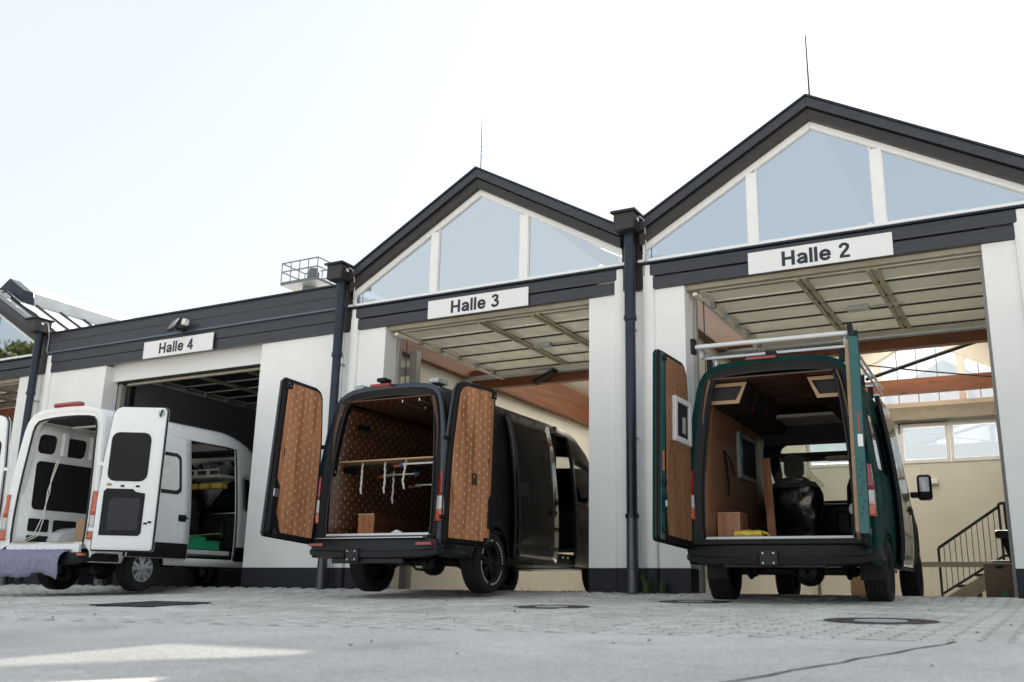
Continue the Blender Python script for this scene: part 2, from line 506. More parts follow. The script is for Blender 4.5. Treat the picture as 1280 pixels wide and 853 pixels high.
class MB:
    def __init__(s):
        s.v, s.f, s.m = [], [], []
        s.mi = 0
    def add(s, vs, fs):
        n = len(s.v)
        s.v += [tuple(x) for x in vs]
        s.f += [tuple(i + n for i in q) for q in fs]
        s.m += [s.mi] * len(fs)
        return s
    def box(s, x0, x1, y0, y1, z0, z1):
        vs = [(x, y, z) for z in (z0, z1) for y in (y0, y1) for x in (x0, x1)]
        return s.add(vs, [(0, 2, 3, 1), (4, 5, 7, 6), (0, 1, 5, 4), (2, 6, 7, 3), (0, 4, 6, 2), (1, 3, 7, 5)])
    def beam(s, p, q, wd, ht, up=(0, 0, 1)):
        p, q = Vector(p), Vector(q)
        d = (q - p).normalized()
        sd = d.cross(Vector(up)).normalized()
        u = sd.cross(d)
        vs = [e + sd * a * wd / 2 + u * b * ht / 2 for e in (p, q) for a, b in ((-1, -1), (1, -1), (1, 1), (-1, 1))]
        return s.add(vs, [(3, 2, 1, 0), (4, 5, 6, 7), (0, 1, 5, 4), (1, 2, 6, 5), (2, 3, 7, 6), (3, 0, 4, 7)])
    def tube(s, pts, r, seg=8, cap=True):
        pts = [Vector(p) for p in pts]
        rs = r if isinstance(r, (list, tuple)) else [r] * len(pts)
        rings = []
        prev = None
        for i, p in enumerate(pts):
            d = (pts[min(i + 1, len(pts) - 1)] - pts[max(i - 1, 0)]).normalized()
            if prev is None:
                a = d.orthogonal().normalized()
            else:
                a = (prev - d * prev.dot(d)).normalized()
            prev = a
            b = d.cross(a)
            rings.append([p + (a * math.cos(2 * math.pi * k / seg) + b * math.sin(2 * math.pi * k / seg)) * rs[i] for k in range(seg)])
        vs = [x for g in rings for x in g]
        fs = []
        for i in range(len(pts) - 1):
            for k in range(seg):
                a, b = i * seg + k, i * seg + (k + 1) % seg
                fs.append((a, b, b + seg, a + seg))
        if cap:
            fs.append(tuple(range(seg))[::-1])
            fs.append(tuple((len(pts) - 1) * seg + k for k in range(seg)))
        return s.add(vs, fs)
    def prism(s, poly, fn, d0, d1):
        # poly: list of 2D points, fn(u, v, d) -> 3D
        n = len(poly)
        vs = [fn(u, v, d0) for u, v in poly] + [fn(u, v, d1) for u, v in poly]
        fs = [tuple(range(n))[::-1], tuple(range(n, 2 * n))]
        fs += [(i, (i + 1) % n, (i + 1) % n + n, i + n) for i in range(n)]
        return s.add(vs, fs)
    def lathe(s, prof, c, ax, seg=32, closed=False):
        # prof: (radius, offset along ax)
        c, ax = Vector(c), Vector(ax).normalized()
        a = ax.orthogonal().normalized()
        b = ax.cross(a)
        n = len(prof)
        vs = []
        for k in range(seg):
            t = 2 * math.pi * k / seg
            for r_, o in prof:
                vs.append(c + ax * o + (a * math.cos(t) + b * math.sin(t)) * r_)
        fs = []
        for k in range(seg):
            k2 = (k + 1) % seg
            for i in range(n if closed else n - 1):
                j = (i + 1) % n
                fs.append((k * n + i, k2 * n + i, k2 * n + j, k * n + j))
        return s.add(vs, fs)
    def grid(s, rows, closed=False):
        n = len(rows[0])
        vs = [x for r_ in rows for x in r_]
        fs = []
        for i in range(len(rows) - 1):
            for k in range(n if closed else n - 1):
                a, b = i * n + k, i * n + (k + 1) % n
                fs.append((a, b, b + n, a + n))
        return s.add(vs, fs)
    def build(s, name, mt, parent=None, bevel=0, smooth=False, seg=2, world=True, kind=None, label=None, fixn=True, angle=35, solid=0):
        me = bpy.data.meshes.new(name)
        org = ORG.get(parent.name, Vector()) if (parent and world) else Vector()
        me.from_pydata([Vector(v) - org for v in s.v], [], s.f)
        if fixn:
            b = bmesh.new()
            b.from_mesh(me)
            for i, fc in enumerate(b.faces):
                fc.material_index = s.m[i]
            bmesh.ops.recalc_face_normals(b, faces=b.faces)
            b.to_mesh(me)
            b.free()
        else:
            for i, pl in enumerate(me.polygons):
                pl.material_index = s.m[i]
        for q in (mt if isinstance(mt, (list, tuple)) else [mt]):
            me.materials.append(M[q])
        o = bpy.data.objects.new(name, me)
        col.objects.link(o)
        if parent:
            o.parent = parent
            ORG[o.name] = org if world else Vector()
        if solid:
            md = o.modifiers.new("thickness", 'SOLIDIFY')
            md.thickness = solid
            md.offset = -1
        if bevel:
            md = o.modifiers.new("bevel", 'BEVEL')
            md.width = bevel
            md.segments = seg
            md.limit_method = 'ANGLE'
            md.angle_limit = R(40)
        if smooth:
            for pl in me.polygons:
                pl.use_smooth = True
            if smooth != 'full':
                me.set_sharp_from_angle(angle=R(angle))
        if kind: o['kind'] = kind
        if label: o['label'] = label
        return o

GLYPH = {   # bold sans serif strokes: ('b', x0, x1, y0, y1) a bar, or a list of points for a pen stroke
    'H': (.80, [('b', 0, .21, 0, 1), ('b', .59, .80, 0, 1), ('b', .205, .595, .40, .59)]),
    'a': (.68, [[(.575, 0), (.575, .46), (.52, .60), (.36, .655), (.20, .62), (.10, .50)], [(.57, .41), (.38, .385), (.20, .33), (.115, .22), (.16, .12), (.30, .085), (.45, .13), (.57, .27)]]),
    'l': (.20, [('b', 0, .20, 0, 1)]),
    'e': (.70, [[(.12, .38), (.59, .38), (.585, .50), (.50, .62), (.35, .665), (.20, .62), (.115, .50), (.10, .36), (.125, .21), (.22, .11), (.36, .08), (.50, .12), (.61, .22)]]),
    ' ': (.26, []),
    '2': (.68, [[(.10, .68), (.13, .82), (.25, .905), (.40, .90), (.52, .80), (.525, .66), (.43, .50), (.27, .34), (.13, .12)], ('b', .04, .64, 0, .175)]),
    '3': (.68, [[(.09, .76), (.19, .88), (.34, .915), (.49, .84), (.50, .69), (.41, .58), (.25, .54)], [(.25, .53), (.43, .49), (.545, .38), (.53, .22), (.42, .115), (.28, .085), (.14, .13), (.06, .25)]]),
    '4': (.72, [[(.455, .96), (.10, .30)], ('b', .03, .70, .20, .37), ('b', .37, .565, 0, 1)]),
}
def lettering(s, parent, xc, y, zc, cap, sx=1.05, gap=.095, pen=.19):
    tot = sum(GLYPH[c][0] + gap for c in s) - gap
    x = xc - tot * cap * sx / 2
    n = 0
    for c in s:
        b = MB()
        wd, parts = GLYPH[c]
        for p in parts:
            d = y - .0022 - .0004 * (n % 4)
            n += 1
            if p[0] == 'b':
                b.box(x + p[1] * cap * sx, x + p[2] * cap * sx, d, y + .001, zc + (p[3] - .5) * cap, zc + (p[4] - .5) * cap)
                continue
            pts = [Vector((q[0], q[1])) for q in p]
            L_, Rr = [], []
            for i, q in enumerate(pts):
                d0 = (pts[i] - pts[i - 1]).normalized() if i else (pts[1] - pts[0]).normalized()
                d1 = (pts[i + 1] - pts[i]).normalized() if i < len(pts) - 1 else d0
                t_ = (d0 + d1).normalized()
                nn = Vector((-t_.y, t_.x)) * (pen / 2) / max(.6, t_.dot(d0))
                L_.append(q + nn)
                Rr.append(q - nn)
            for i in range(len(pts) - 1):
                quad = [L_[i], L_[i + 1], Rr[i + 1], Rr[i]]
                b.prism([(v.x, v.y) for v in quad], lambda u, v, dd: (x + u * cap * sx, dd, zc + (v - .5) * cap), d, y + .001)
        if parts: b.build('letter', 'sign_text', parent)
        x += (wd + gap) * cap * sx

def copy_tree(o, parent=None):
    c_ = o.copy()
    col.objects.link(c_)
    c_.parent = parent
    if parent is None:
        ORG[c_.name] = ORG.get(o.name, Vector())
    for ch in [q for q in bpy.data.objects if q.parent == o]:
        copy_tree(ch, c_)
    return c_

def lerp_tab(t, x):
    if x <= t[0][0]: return t[0][1]
    for (a, b), (c_, d) in zip(t, t[1:]):
        if x <= c_:
            return b + (d - b) * (x - a) / (c_ - a)
    return t[-1][1]

def smooth_tab(t, x):
    n = len(t)
    if x <= t[0][0]: return t[0][1]
    if x >= t[-1][0]: return t[-1][1]
    d = [(t[i + 1][1] - t[i][1]) / (t[i + 1][0] - t[i][0]) for i in range(n - 1)]
    m_ = [d[0]] + [0.0 if d[i - 1] * d[i] <= 0 else 2 * d[i - 1] * d[i] / (d[i - 1] + d[i]) for i in range(1, n - 1)] + [d[-1]]
    for i in range(n - 1):
        if x <= t[i + 1][0]:
            h = t[i + 1][0] - t[i][0]
            u = (x - t[i][0]) / h
            return (2 * u ** 3 - 3 * u * u + 1) * t[i][1] + (u ** 3 - 2 * u * u + u) * h * m_[i] + (3 * u * u - 2 * u ** 3) * t[i + 1][1] + (u ** 3 - u * u) * h * m_[i + 1]

def clamp(x, a=0.0, b=1.0):
    return max(a, min(b, x))

# ------------------------------------------------------------------ ground
def gz(x, y):
    z = lerp_tab([(-40, -0.11 - .045 * 38.8), (-1.2, -.11), (-.6, -.075), (0, 0), (50, 0)], y)
    return z - 0.05 * clamp((-0.5 - x) / 2.5) * clamp(-y / 0.8) * clamp((y + 6) / 3)

def edge_y(x):      # line where the paving stops and the asphalt starts
    return -6.40 - 0.157 * (9.74 - x)

def project(p):
    d = Vector(p) - CAM_POS
    wz = d.dot(_f)
    return 640 + FPX * d.dot(_r2) / wz, 426.5 - FPX * d.dot(_u2) / wz, wz

def sheet(name, xs, ts, fy, dz, mt, kind='structure'):
    b = MB()
    b.grid([[(x, fy(x, t), gz(x, fy(x, t)) + dz) for x in xs] for t in ts])
    o = b.build(name, mt, fixn=False)
    tag(o, kind=kind)
    return o

XS = [-60, -30, -20, -14] + [-10 + i * 1.0 for i in range(26)] + [20, 30, 60]
gb = MB()
ys = [-600, -200, -41, -30, -20, -10, -5, -1.2, -.6, -.01, 0, 20, 60, 200, 800]
gxs = [-800, -200, -60, -20, -5, 0, 5, 10, 20, 60, 200, 800]
gb.grid([[(x, y, gz(x, y) - 0.12) for x in gxs] for y in ys])
tag(gb.build('ground', 'terrain', fixn=False), kind='structure')
sheet('asphalt_yard', XS, [i / 40 for i in range(41)], lambda x, t: -42 + t * (edge_y(x) + 42), 0.0, 'asphalt')
paving_bed = sheet('paving', XS, [0, .1, .2, .3, .4, .5, .6, .7, .75, .8, .84, .88, .91, .94, .97, 1], lambda x, t: edge_y(x) + t * (0.02 - edge_y(x)), -0.030, 'joint_sand')

def hi_lo(t):
    t = abs(((t + .1) % .2) - .1)
    return 1.0 if t < .035 else (-1.0 if t > .065 else 1 - 2 * (t - .035) / .03)
STEPS = [0.003, .035, .065, .135, .165, .197]
CW, AMP, GAP = 0.150, 0.013, 0.0085
def stone_outline(k):
    L_ = [(-(CW / 2 + AMP * hi_lo(t) - GAP), t - .1) for t in STEPS]
    return L_[::-1] + [(-a, b) for a, b in L_]
OUT = stone_outline(0)[::-1]
def stone_geo(c=None, tilt=0.0):
    vs = []
    for k, zz, sc_ in ((0, -.034, 1), (1, -.005, 1), (2, 0, .93)):
        vs += [(x * sc_, y * sc_, zz) for x, y in OUT]
    n = len(OUT)
    fs = []
    for l in range(2):
        fs += [(l * n + i, l * n + (i + 1) % n, (l + 1) * n + (i + 1) % n, (l + 1) * n + i) for i in range(n)]
    fs.append(tuple(range(2 * n, 3 * n)))
    return vs, fs
MANHOLES = [(5.53, -3.42, .31), (8.74, -4.50, .335), (6.30, -1.42, .34)]
stones = []
x = -9.0
ci = 0
while x < 11.2:
    y = -0.12 - (0.1 if ci % 2 else 0)
    while y - .1 > edge_y(x):
        if all((x - a) ** 2 + (y - b) ** 2 > (r_ + .09) ** 2 for a, b, r_ in MANHOLES):
            px, py, d = project((x, y, gz(x, y)))
            vis = 0 < px < 1280 and 0 < py < 853
            stones.append((0 if vis else 1, d, x, y))
        y -= 0.2
    x += CW
    ci += 1
stones.sort()
vs0, fs0 = stone_geo()
def stone_mat(x, y):
    sl = (gz(x, y + .05) - gz(x, y - .05)) / .1
    return Matrix.Translation((x, y, gz(x, y) + random.uniform(-.0035, .0025))) @ Euler((math.atan(sl) + random.uniform(-.012, .012), random.uniform(-.014, .014), random.uniform(-.012, .012))).to_matrix().to_4x4()
one = MB().add(vs0, fs0).build('paving_stone', 'paver', paving_bed, fixn=False)
for i, (_, d, x, y) in enumerate(stones[:300]):
    o = one if i == 0 else one.copy()
    if i: col.objects.link(o)
    o.parent = paving_bed
    o.matrix_local = stone_mat(x, y)
rest = MB()
for _, d, x, y in stones[300:]:
    mm = stone_mat(x, y)
    rest.add([mm @ Vector(v) for v in vs0], fs0)
rest.build('paving_stones', 'paver', paving_bed, fixn=False, kind='stuff')

# lifted asphalt slab and tarred joint at the right
jb = MB()
jp = []
for i in range(15):
    t = i / 14
    x = 8.80 + (9.43 - 8.80) * t + .012 * math.sin(i * 2.1)
    y = -9.4 + (-6.46 + 9.4) * t
    jp.append((x, y))
jb.grid([[(x - .012 - .006 * math.sin(i * 3.3), y, gz(x, y) + .004), (x + .012, y, gz(x, y) + .004)] for i, (x, y) in enumerate(jp)])
tag(jb.build('asphalt_joint', 'crack_tar', fixn=False), kind='structure')
nb = MB()
nb.grid([[(x + .012 + k * (14 - x) / 6, y, gz(x, y) + .003 - (0.0005 if k == 0 else 0)) for k in range(7)] for x, y in jp])
tag(nb.build('asphalt_patch', 'asphalt_new', fixn=False), kind='structure')

for i, (a, b_, r_) in enumerate(MANHOLES):
    z = gz(a, b_)
    lab = ['round manhole cover with rusty rim nearest the black van', 'large round manhole cover with rusty rim nearest the camera at right',
           'round manhole cover right beside the green van rear wheel'][i]
    t = empty('manhole_cover', (a, b_, z), lab, 'manhole cover', 'manhole covers in the paving')
    t.rotation_euler = (math.atan(.05), 0, 0)
    MB().lathe([(r_ + .06, -.03), (r_ + .06, .002), (r_ - .035, .004), (r_ - .05, -.002), (r_ - .05, -.03)], (0, 0, 0), (0, 0, 1), 48).build('rim', 'manhole_iron', t, world=False, smooth=True)
    MB().lathe([(r_ - .053, -.02), (r_ - .06, .001), (r_ - .14, .002)], (0, 0, 0), (0, 0, 1), 48).build('cover_ring', 'manhole_iron', t, world=False)
    MB().lathe([(r_ + .21, -.03), (r_ + .20, -.004), (r_ + .063, -.002), (r_ + .063, -.03)], (0, 0, 0), (0, 0, 1), 24).build('mortar_collar', 'manhole_concrete', t, world=False)
    cp = MB().lathe([(r_ - .142, -.01), (r_ - .15, .004), (0.001, .006)], (0, 0, 0), (0, 0, 1), 48)
    cp.build('concrete_infill', 'manhole_concrete', t, world=False, smooth=True)
t = empty('drain_grate', (1.75, -4.95, gz(1.75, -4.95) + .004), 'dark flat drain grate in the ground left of the black van', 'drain grate', rot=(math.atan(.045), 0, R(12)))
fb = MB()
fb.box(-.36, .36, -.5, -.46, 0, .012).box(-.36, .36, .46, .5, 0, .012).box(-.36, -.32, -.458, .458, 0, .0118).box(.32, .36, -.458, .458, 0, .0118)
fb.build('frame', 'drain_dark', t, world=False)
MB().box(-.318, .318, -.458, .458, -.02, .001).build('pit', 'seal_rubber', t, world=False)
for k in range(14):
    y = -.42 + k * .0645
    MB().box(-.318, .318, y, y + .04, .002, .010).build('bar', 'drain_dark', t, world=False)

# ------------------------------------------------------------------ the workshop halls
SLOPE = 0.575
Z_BOARD, Z_SILL, Z_SILLT = 4.065, 4.42, 4.50
DEPTH = 10.1

def pillar(t, x0, x1, ret):
    b = MB()
    b.box(x0, x1, 0, .32, .30, Z_BOARD - .004)
    p = b.build('pillar', 'white_render', t, bevel=.006)
    MB().box(x0 - .0, x1 + .0, -.004, .322, -.25, .298).build('plinth', 'navy_plinth', p, bevel=.005)
    return p

def corner_post(t, xc, wd=.17):
    b = MB()
    pts = [(xc - wd / 2, .0)] + [(xc + wd / 2 * math.cos(a), -.065 * math.sin(a) ** .5) for a in [R(q) for q in (172, 150, 120, 90, 60, 30, 8)]] + [(xc + wd / 2, .0)]
    b.prism([(x, y) for x, y in pts], lambda u, v, d: (u, v - .001, d), .30, Z_SILL - .012)
    o = b.build('corner_post', 'white_render', t, smooth=True)
    MB().prism([(xc + (x - xc) * 1.03, y * 1.06) for x, y in pts], lambda u, v, d: (u, v - .005, d), -.2, .299).build('post_plinth', 'navy_plinth', o)

def downpipe(t, xc, zb):
    b = MB()
    b.tube([(xc + .02, -.20, 4.9), (xc + .02, -.20, 3.62)], .078, 16)
    o = b.build('downpipe', 'dark_metal', t, smooth=True)
    MB().tube([(xc + .02, -.20, 3.64), (xc + .02, -.20, .95)], .070, 16).build('lower_pipe', 'dark_metal', o, smooth=True)
    MB().tube([(xc + .02, -.20, .96), (xc + .02, -.20, zb)], .076, 16).build('foot_pipe', 'pipe_foot', o, smooth=True)
    for z in (3.63, .95):
        MB().lathe([(.070, -.03), (.09, -.03), (.09, .03), (.070, .03)], (xc + .02, -.20, z), (0, 0, 1), 20, True).build('pipe_collar', 'dark_metal', o)
    for z in (3.5, 2.0):
        MB().box(xc + .0, xc + .04, -.13, .02, z - .012, z + .012).build('pipe_bracket', 'galvanised', o)
    hp = MB().box(xc - .13, xc + .17, -.42, -.06, 4.86, 5.10).build('hopper', 'brown_board', t, bevel=.006)
    MB().box(xc - .165, xc + .205, -.46, -.03, 5.101, 5.135).build('hopper_lid', 'dark_metal', hp, bevel=.004)
    MB().box(xc + .172, xc + .178, -.30, -.24, 5.0, 5.05).build('fixing_plate', 'sign_white', hp)
    # infill boards between the two halls
    MB().box(xc - .155, xc + .155, -.055, -.006, Z_BOARD + .01, 5.0).build('valley_board', 'brown_board', t)
    c = MB()
    c.tube([(xc + .18, -.24, 5.08), (xc + .24, -.20, 5.03), (xc + .235, -.13, 4.8), (xc + .22, -.12, 4.47), (xc + .19, -.06, 4.42)], .009, 6)
    c.build('lightning_cable', 'galvanised', t, smooth=True)

def rafter_board(t, name, ax, sg, x_far, zo, zi, y0, y1, mt):
    # a board following one gable slope; zo / zi: outer and inner height at the apex
    f = lambda x, z0: z0 - SLOPE * abs(x - ax)
    poly = [(ax, zo), (x_far, f(x_far, zo)), (x_far, f(x_far, zi)), (ax, zi)]
    return MB().prism(poly, lambda u, v, d: (u, d, v), y0, y1).build(name, mt, t, bevel=.004)

def gable(t, ax, half, mat_pane='gable_glass', ext=0.0):
    xl, xr = ax - half, ax + half
    ZA = 6.40
    for sg in (-1, 1):
        xf = ax + sg * (half - .14 + (ext * 1.6 if sg > 0 else 0))
        rafter_board(t, 'rake_board', ax, sg, xf, ZA - .025, ZA - .160, -.20, -.04, 'dark_board')
        rafter_board(t, 'rake_board', ax, sg, xf, ZA - .178, ZA - .325, -.15, -.03, 'brown_board')
        rafter_board(t, 'verge_flashing', ax, sg, xf, ZA + .008, ZA - .022, -.225, .0, 'dark_metal')
    # window
    f = lambda x, z0: z0 - SLOPE * abs(x - ax)
    wl, wr = xl + .11, xr - .13 + ext
    zt = ZA - .30                                     # outer top of the white frame at the apex
    fr = MB()
    for sg, xe in ((-1, wl), (1, wr)):
        p = [(ax, zt), (xe, f(xe, zt)), (xe, f(xe, zt) - .115), (ax, zt - .115)]
        fr.prism(p, lambda u, v, d: (u, d, v), -.055, .045)
        q = [(xe, f(xe, zt) - .117), (xe, Z_SILLT + .002), (xe - sg * .075, Z_SILLT + .002), (xe - sg * .075, f(xe, zt) - .117 + .0)]
        fr.prism(q, lambda u, v, d: (u, d, v), -.054, .044)
    win = fr.build('gable_window', 'white_frame', t, bevel=.008)
    sb = MB().box(wl - .03, wr + .03, -.075, .05, Z_SILL + .03, Z_SILLT).build('sill', 'white_frame', win, bevel=.006)
    MB().box(wl - .03, wr + .03, -.10, .0, Z_SILL + .002, Z_SILL + .028).build('drip_edge', 'dark_metal', win)
    mul = [(ax - .885, ax - .745), (ax + .715, ax + .86)]
    for a, b_ in mul:
        lo = min(f(a, zt), f(b_, zt)) - .119
        MB().box(a, b_, -.052, .042, Z_SILLT + .002, lo + .03).build('mullion', 'white_frame', win, bevel=.006)
    spans = [(wl + .075, mul[0][0]), (mul[0][1], mul[1][0]), (mul[1][1], wr - .075)]
    for a, b_ in spans:
        poly = [(a, Z_SILLT), (b_, Z_SILLT), (b_, f(b_, zt) - .11)]
        if a < ax < b_: poly.append((ax, zt - .11))
        poly.append((a, f(a, zt) - .11))
        MB().add([(u, -.01, v) for u, v in poly], [tuple(range(len(poly)))]).build('window_pane', mat_pane, win)
        g_ = MB()          # rubber gasket and bead give the pane its recess
        for (p, q) in zip(poly, poly[1:] + poly[:1]):
            g_.beam((p[0], -.02, p[1]), (q[0], -.02, q[1]), .018, .018, up=(0, 1, 0))
        g_.build('glazing_bead', 'white_frame', win)
    return zt

def fascia(t, x0, x1):
    for za, zb, y in ((Z_BOARD, Z_BOARD + .168, -.045), (Z_BOARD + .184, Z_SILL - .002, -.062)):
        MB().box(x0, x1, y, .05, za, zb).build('fascia_board', 'dark_board', t, bevel=.012)

def sign(xc, zc, wd, ht, y, s, lab):
    o = MB().box(xc - wd / 2, xc + wd / 2, y - .018, y, zc - ht / 2, zc + ht / 2).build('hall_sign', 'sign_white', None, bevel=.003)
    tag(o, lab, 'sign', 'hall number signs')
    lettering(s, o, xc - .03, y - .018, zc, .20)

def roof(t, ax, half, ym, mt, glazed=0.0, ridge=True):
    ZA = 6.34
    f = lambda x, z0: z0 - SLOPE * abs(x - ax)
    RW = 1.6                                         # half width of the ridge light
    for sg in (-1, 1):
        xe = ax + sg * (half - .06)
        def slab(xa, xb, y0, y1, th=.13, nm='roof', m_=mt, z0=ZA):
            p = [(xa, f(xa, z0)), (xb, f(xb, z0)), (xb, f(xb, z0) - th), (xa, f(xa, z0) - th)]
            return MB().prism(p, lambda u, v, d: (u, d, v), y0, y1).build(nm, m_, t)
        def pane(xa, xb, y0, y1, nm, m_):
            MB().add([(xa, y0, f(xa, ZA - .01)), (xb, y0, f(xb, ZA - .01)), (xb, y1, f(xb, ZA - .01)), (xa, y1, f(xa, ZA - .01))], [(0, 1, 2, 3)]).build(nm, m_, t)
        xm = ax + sg * RW
        ys = 4.6
        xg = ax + .85                                # unseen clear glazing added in the right hand slope to pass the sun streak
        gl = glazed and sg > 0
        if gl:
            slab(ax, xe, -.03, .10)
            pane(ax, xg - .002, .102, ys, 'added_light_sheet', 'added_smoked_sheet')
            pane(xg, xe, .102, glazed - .002, 'added_sun_glazing', 'added_roof_glass')
            pane(xg, xe, glazed, ys, 'added_light_sheet', 'added_smoked_sheet')
        elif ridge:
            slab(ax, xe, -.03, .10)
            pane(ax, xe, .102, ys, 'added_light_sheet', 'added_smoked_sheet')  # unseen translucent sheet added to let daylight onto the overhead door
        else:
            slab(ax, xe, -.03, ys)
        if ridge:
            slab(xm, xe, ys + .002, ym - 1.0)
            slab(ax, xe, ym - .998, ym)
            pane(ax, xm, ys + .004, ym - 1.002, 'ridge_light', 'opal_sheet')
        else:
            slab(ax, xe, ys + .002, ym)
        # plaster lining under the slope
        z0 = ZA - .14
        if not ridge: slab(ax, xe, .13, ys, .02, 'ceiling', 'cream_ceiling', z0)
        slab(xm if ridge else ax, xe, ys + .012, ym - 1.01, .02, 'ceiling', 'cream_ceiling', z0)
        slab(ax, xe, ym - .99, ym - .02, .02, 'ceiling', 'cream_ceiling', z0)

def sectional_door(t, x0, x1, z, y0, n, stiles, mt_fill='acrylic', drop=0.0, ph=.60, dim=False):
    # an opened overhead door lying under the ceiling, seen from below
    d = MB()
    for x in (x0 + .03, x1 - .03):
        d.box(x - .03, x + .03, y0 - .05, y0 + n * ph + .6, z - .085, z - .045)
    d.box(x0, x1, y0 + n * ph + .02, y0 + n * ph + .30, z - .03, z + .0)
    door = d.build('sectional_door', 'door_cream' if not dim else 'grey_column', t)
    xs = [x0 + .09] + [q for q in stiles] + [x1 - .09]
    for k in range(n):
        ya, yb = y0 + k * ph, y0 + (k + 1) * ph - .014
        p = MB()
        p.mi = 0
        p.box(x0 + .08, x1 - .08, ya, ya + .045, z - .02, z + .025)
        p.box(x0 + .08, x1 - .08, yb - .045, yb, z - .02, z + .025)
        for x in [x0 + .10] + list(stiles) + [x1 - .10]:
            p.box(x - .045, x + .045, ya + .046, yb - .046, z - .018, z + .024)
        p.mi = 1
        p.box(x0 + .12, x1 - .12, ya + .044, yb - .044, z + .0, z + .012)
        p.mi = 2
        p.box(x0 + .08, x1 - .08, yb - .035, yb + .030, z - .030, z - .022)
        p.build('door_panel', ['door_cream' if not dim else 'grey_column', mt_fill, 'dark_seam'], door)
        for x in stiles:
            MB().box(x - .075, x - .015, ya + .01, yb - .005, z - .045, z - .021).build('stile', 'olive_stile', door)
            MB().box(x + .015, x + .075, ya + .01, yb - .005, z - .045, z - .021).build('stile', 'olive_stile', door)
        for x in (x0 + .03, x1 - .03):
            sx = .05 if x < (x0 + x1) / 2 else -.05
            MB().box(x + sx - .03, x + sx + .04, yb - .05, yb + .03, z - .10, z - .022).build('roller_hinge', 'galvanised', door)
    return door

def hall_label(n):
    return {1: 'gabled hall just beyond the right edge of the Halle 2 front', 2: 'gabled white workshop hall on the right under the Halle 2 sign', 3: 'gabled white workshop hall in the middle under the Halle 3 sign',
            5: 'partly visible gabled hall at the far left edge with trees mirrored in its glazing'}[n]

def gabled_hall(n, ax, half, op0, op1, post_l=True, post_r=True):
    t = empty('workshop_hall', (ax, 0, 0), hall_label(n), 'building', 'row of workshop halls')
    xl, xr = ax - half, ax + half
    pillar(t, xl + .004, op0, True)
    pillar(t, op1, xr - .004, True)
    if post_l: corner_post(t, xl + .215)
    if post_r: corner_post(t, xr - .20)
    fascia(t, xl + .16, xr - .16)
    gable(t, ax, half, 'gable_glass' if n == 3 else 'coated_glass', ext=.10 if n == 2 else 0.0)
    # lightning rod on the ridge
    MB().tube([(ax + .03, -.10, 6.36), (ax + .03, -.10, 6.5), (ax + .025, -.10, 7.33)], [.014, .012, .008], 6).build('lightning_rod', 'black_steel', t)
    # frame of the opening
    for x in (op0, op1):
        sx = 1 if x == op0 else -1
        MB().box(*sorted((x + sx * .002, x + sx * .05)), .326, .40, 0, 4.0).build('door_track', 'grey_column', t)
        if sx > 0: MB().tube([(x + sx * .13, .42, 4.0), (x + sx * .13, .42, .9)], .008, 6).build('pull_rope', 'black_steel', t)
    # inner lintel over the door
    MB().box(op0 - .05, op1 + .05, .06, .30, Z_BOARD - .06, Z_SILL).build('lintel', 'tan_trim', t)
    # gable wall above lintel behind sill is glass; side walls carry the beams
    return t

# --- Halle 2
h2 = gabled_hall(2, 7.58, 2.525, 5.78, 9.46)
h1 = gabled_hall(1, 12.66, 2.53, 10.9, 14.5)
h3 = gabled_hall(3, 2.515, 2.535, .80, 4.36)
h5 = gabled_hall(5, -10.14, 2.52, -11.9, -8.31, True, True)
roof(h2, 7.58, 2.525, DEPTH + .2, 'white_roof')
roof(h1, 12.66, 2.53, DEPTH + .2, 'white_roof', ridge=False)
MB().box(10.3, 15, 3.9, 4, -.1, 4.7).build('rear_wall', 'cream_wall', h1)
roof(h3, 2.515, 2.535, DEPTH + .2, 'white_roof', glazed=2.5)
roof(h5, -10.14, 2.52, DEPTH + .2, 'white_roof', ridge=False)
downpipe(h2, 5.05, -.02)
downpipe(h3, -.01, -.02)
sign(7.59, 4.207, 1.80, .298, -.062, 'Halle 2', 'white sign lettered Halle 2 above the green van')
sign(2.53, 4.207, 1.765, .29, -.062, 'Halle 3', 'white sign lettered Halle 3 above the black van')

def side_walls(t, x0, x1, mt, ym=DEPTH, zt=4.75):
    MB().box(x0, x0 + .08, .33, ym, -.1, zt).build('side_wall', mt, t)
    MB().box(x1 - .08, x1, .33, ym, -.1, zt).build('side_wall', 'dim_wall', t)

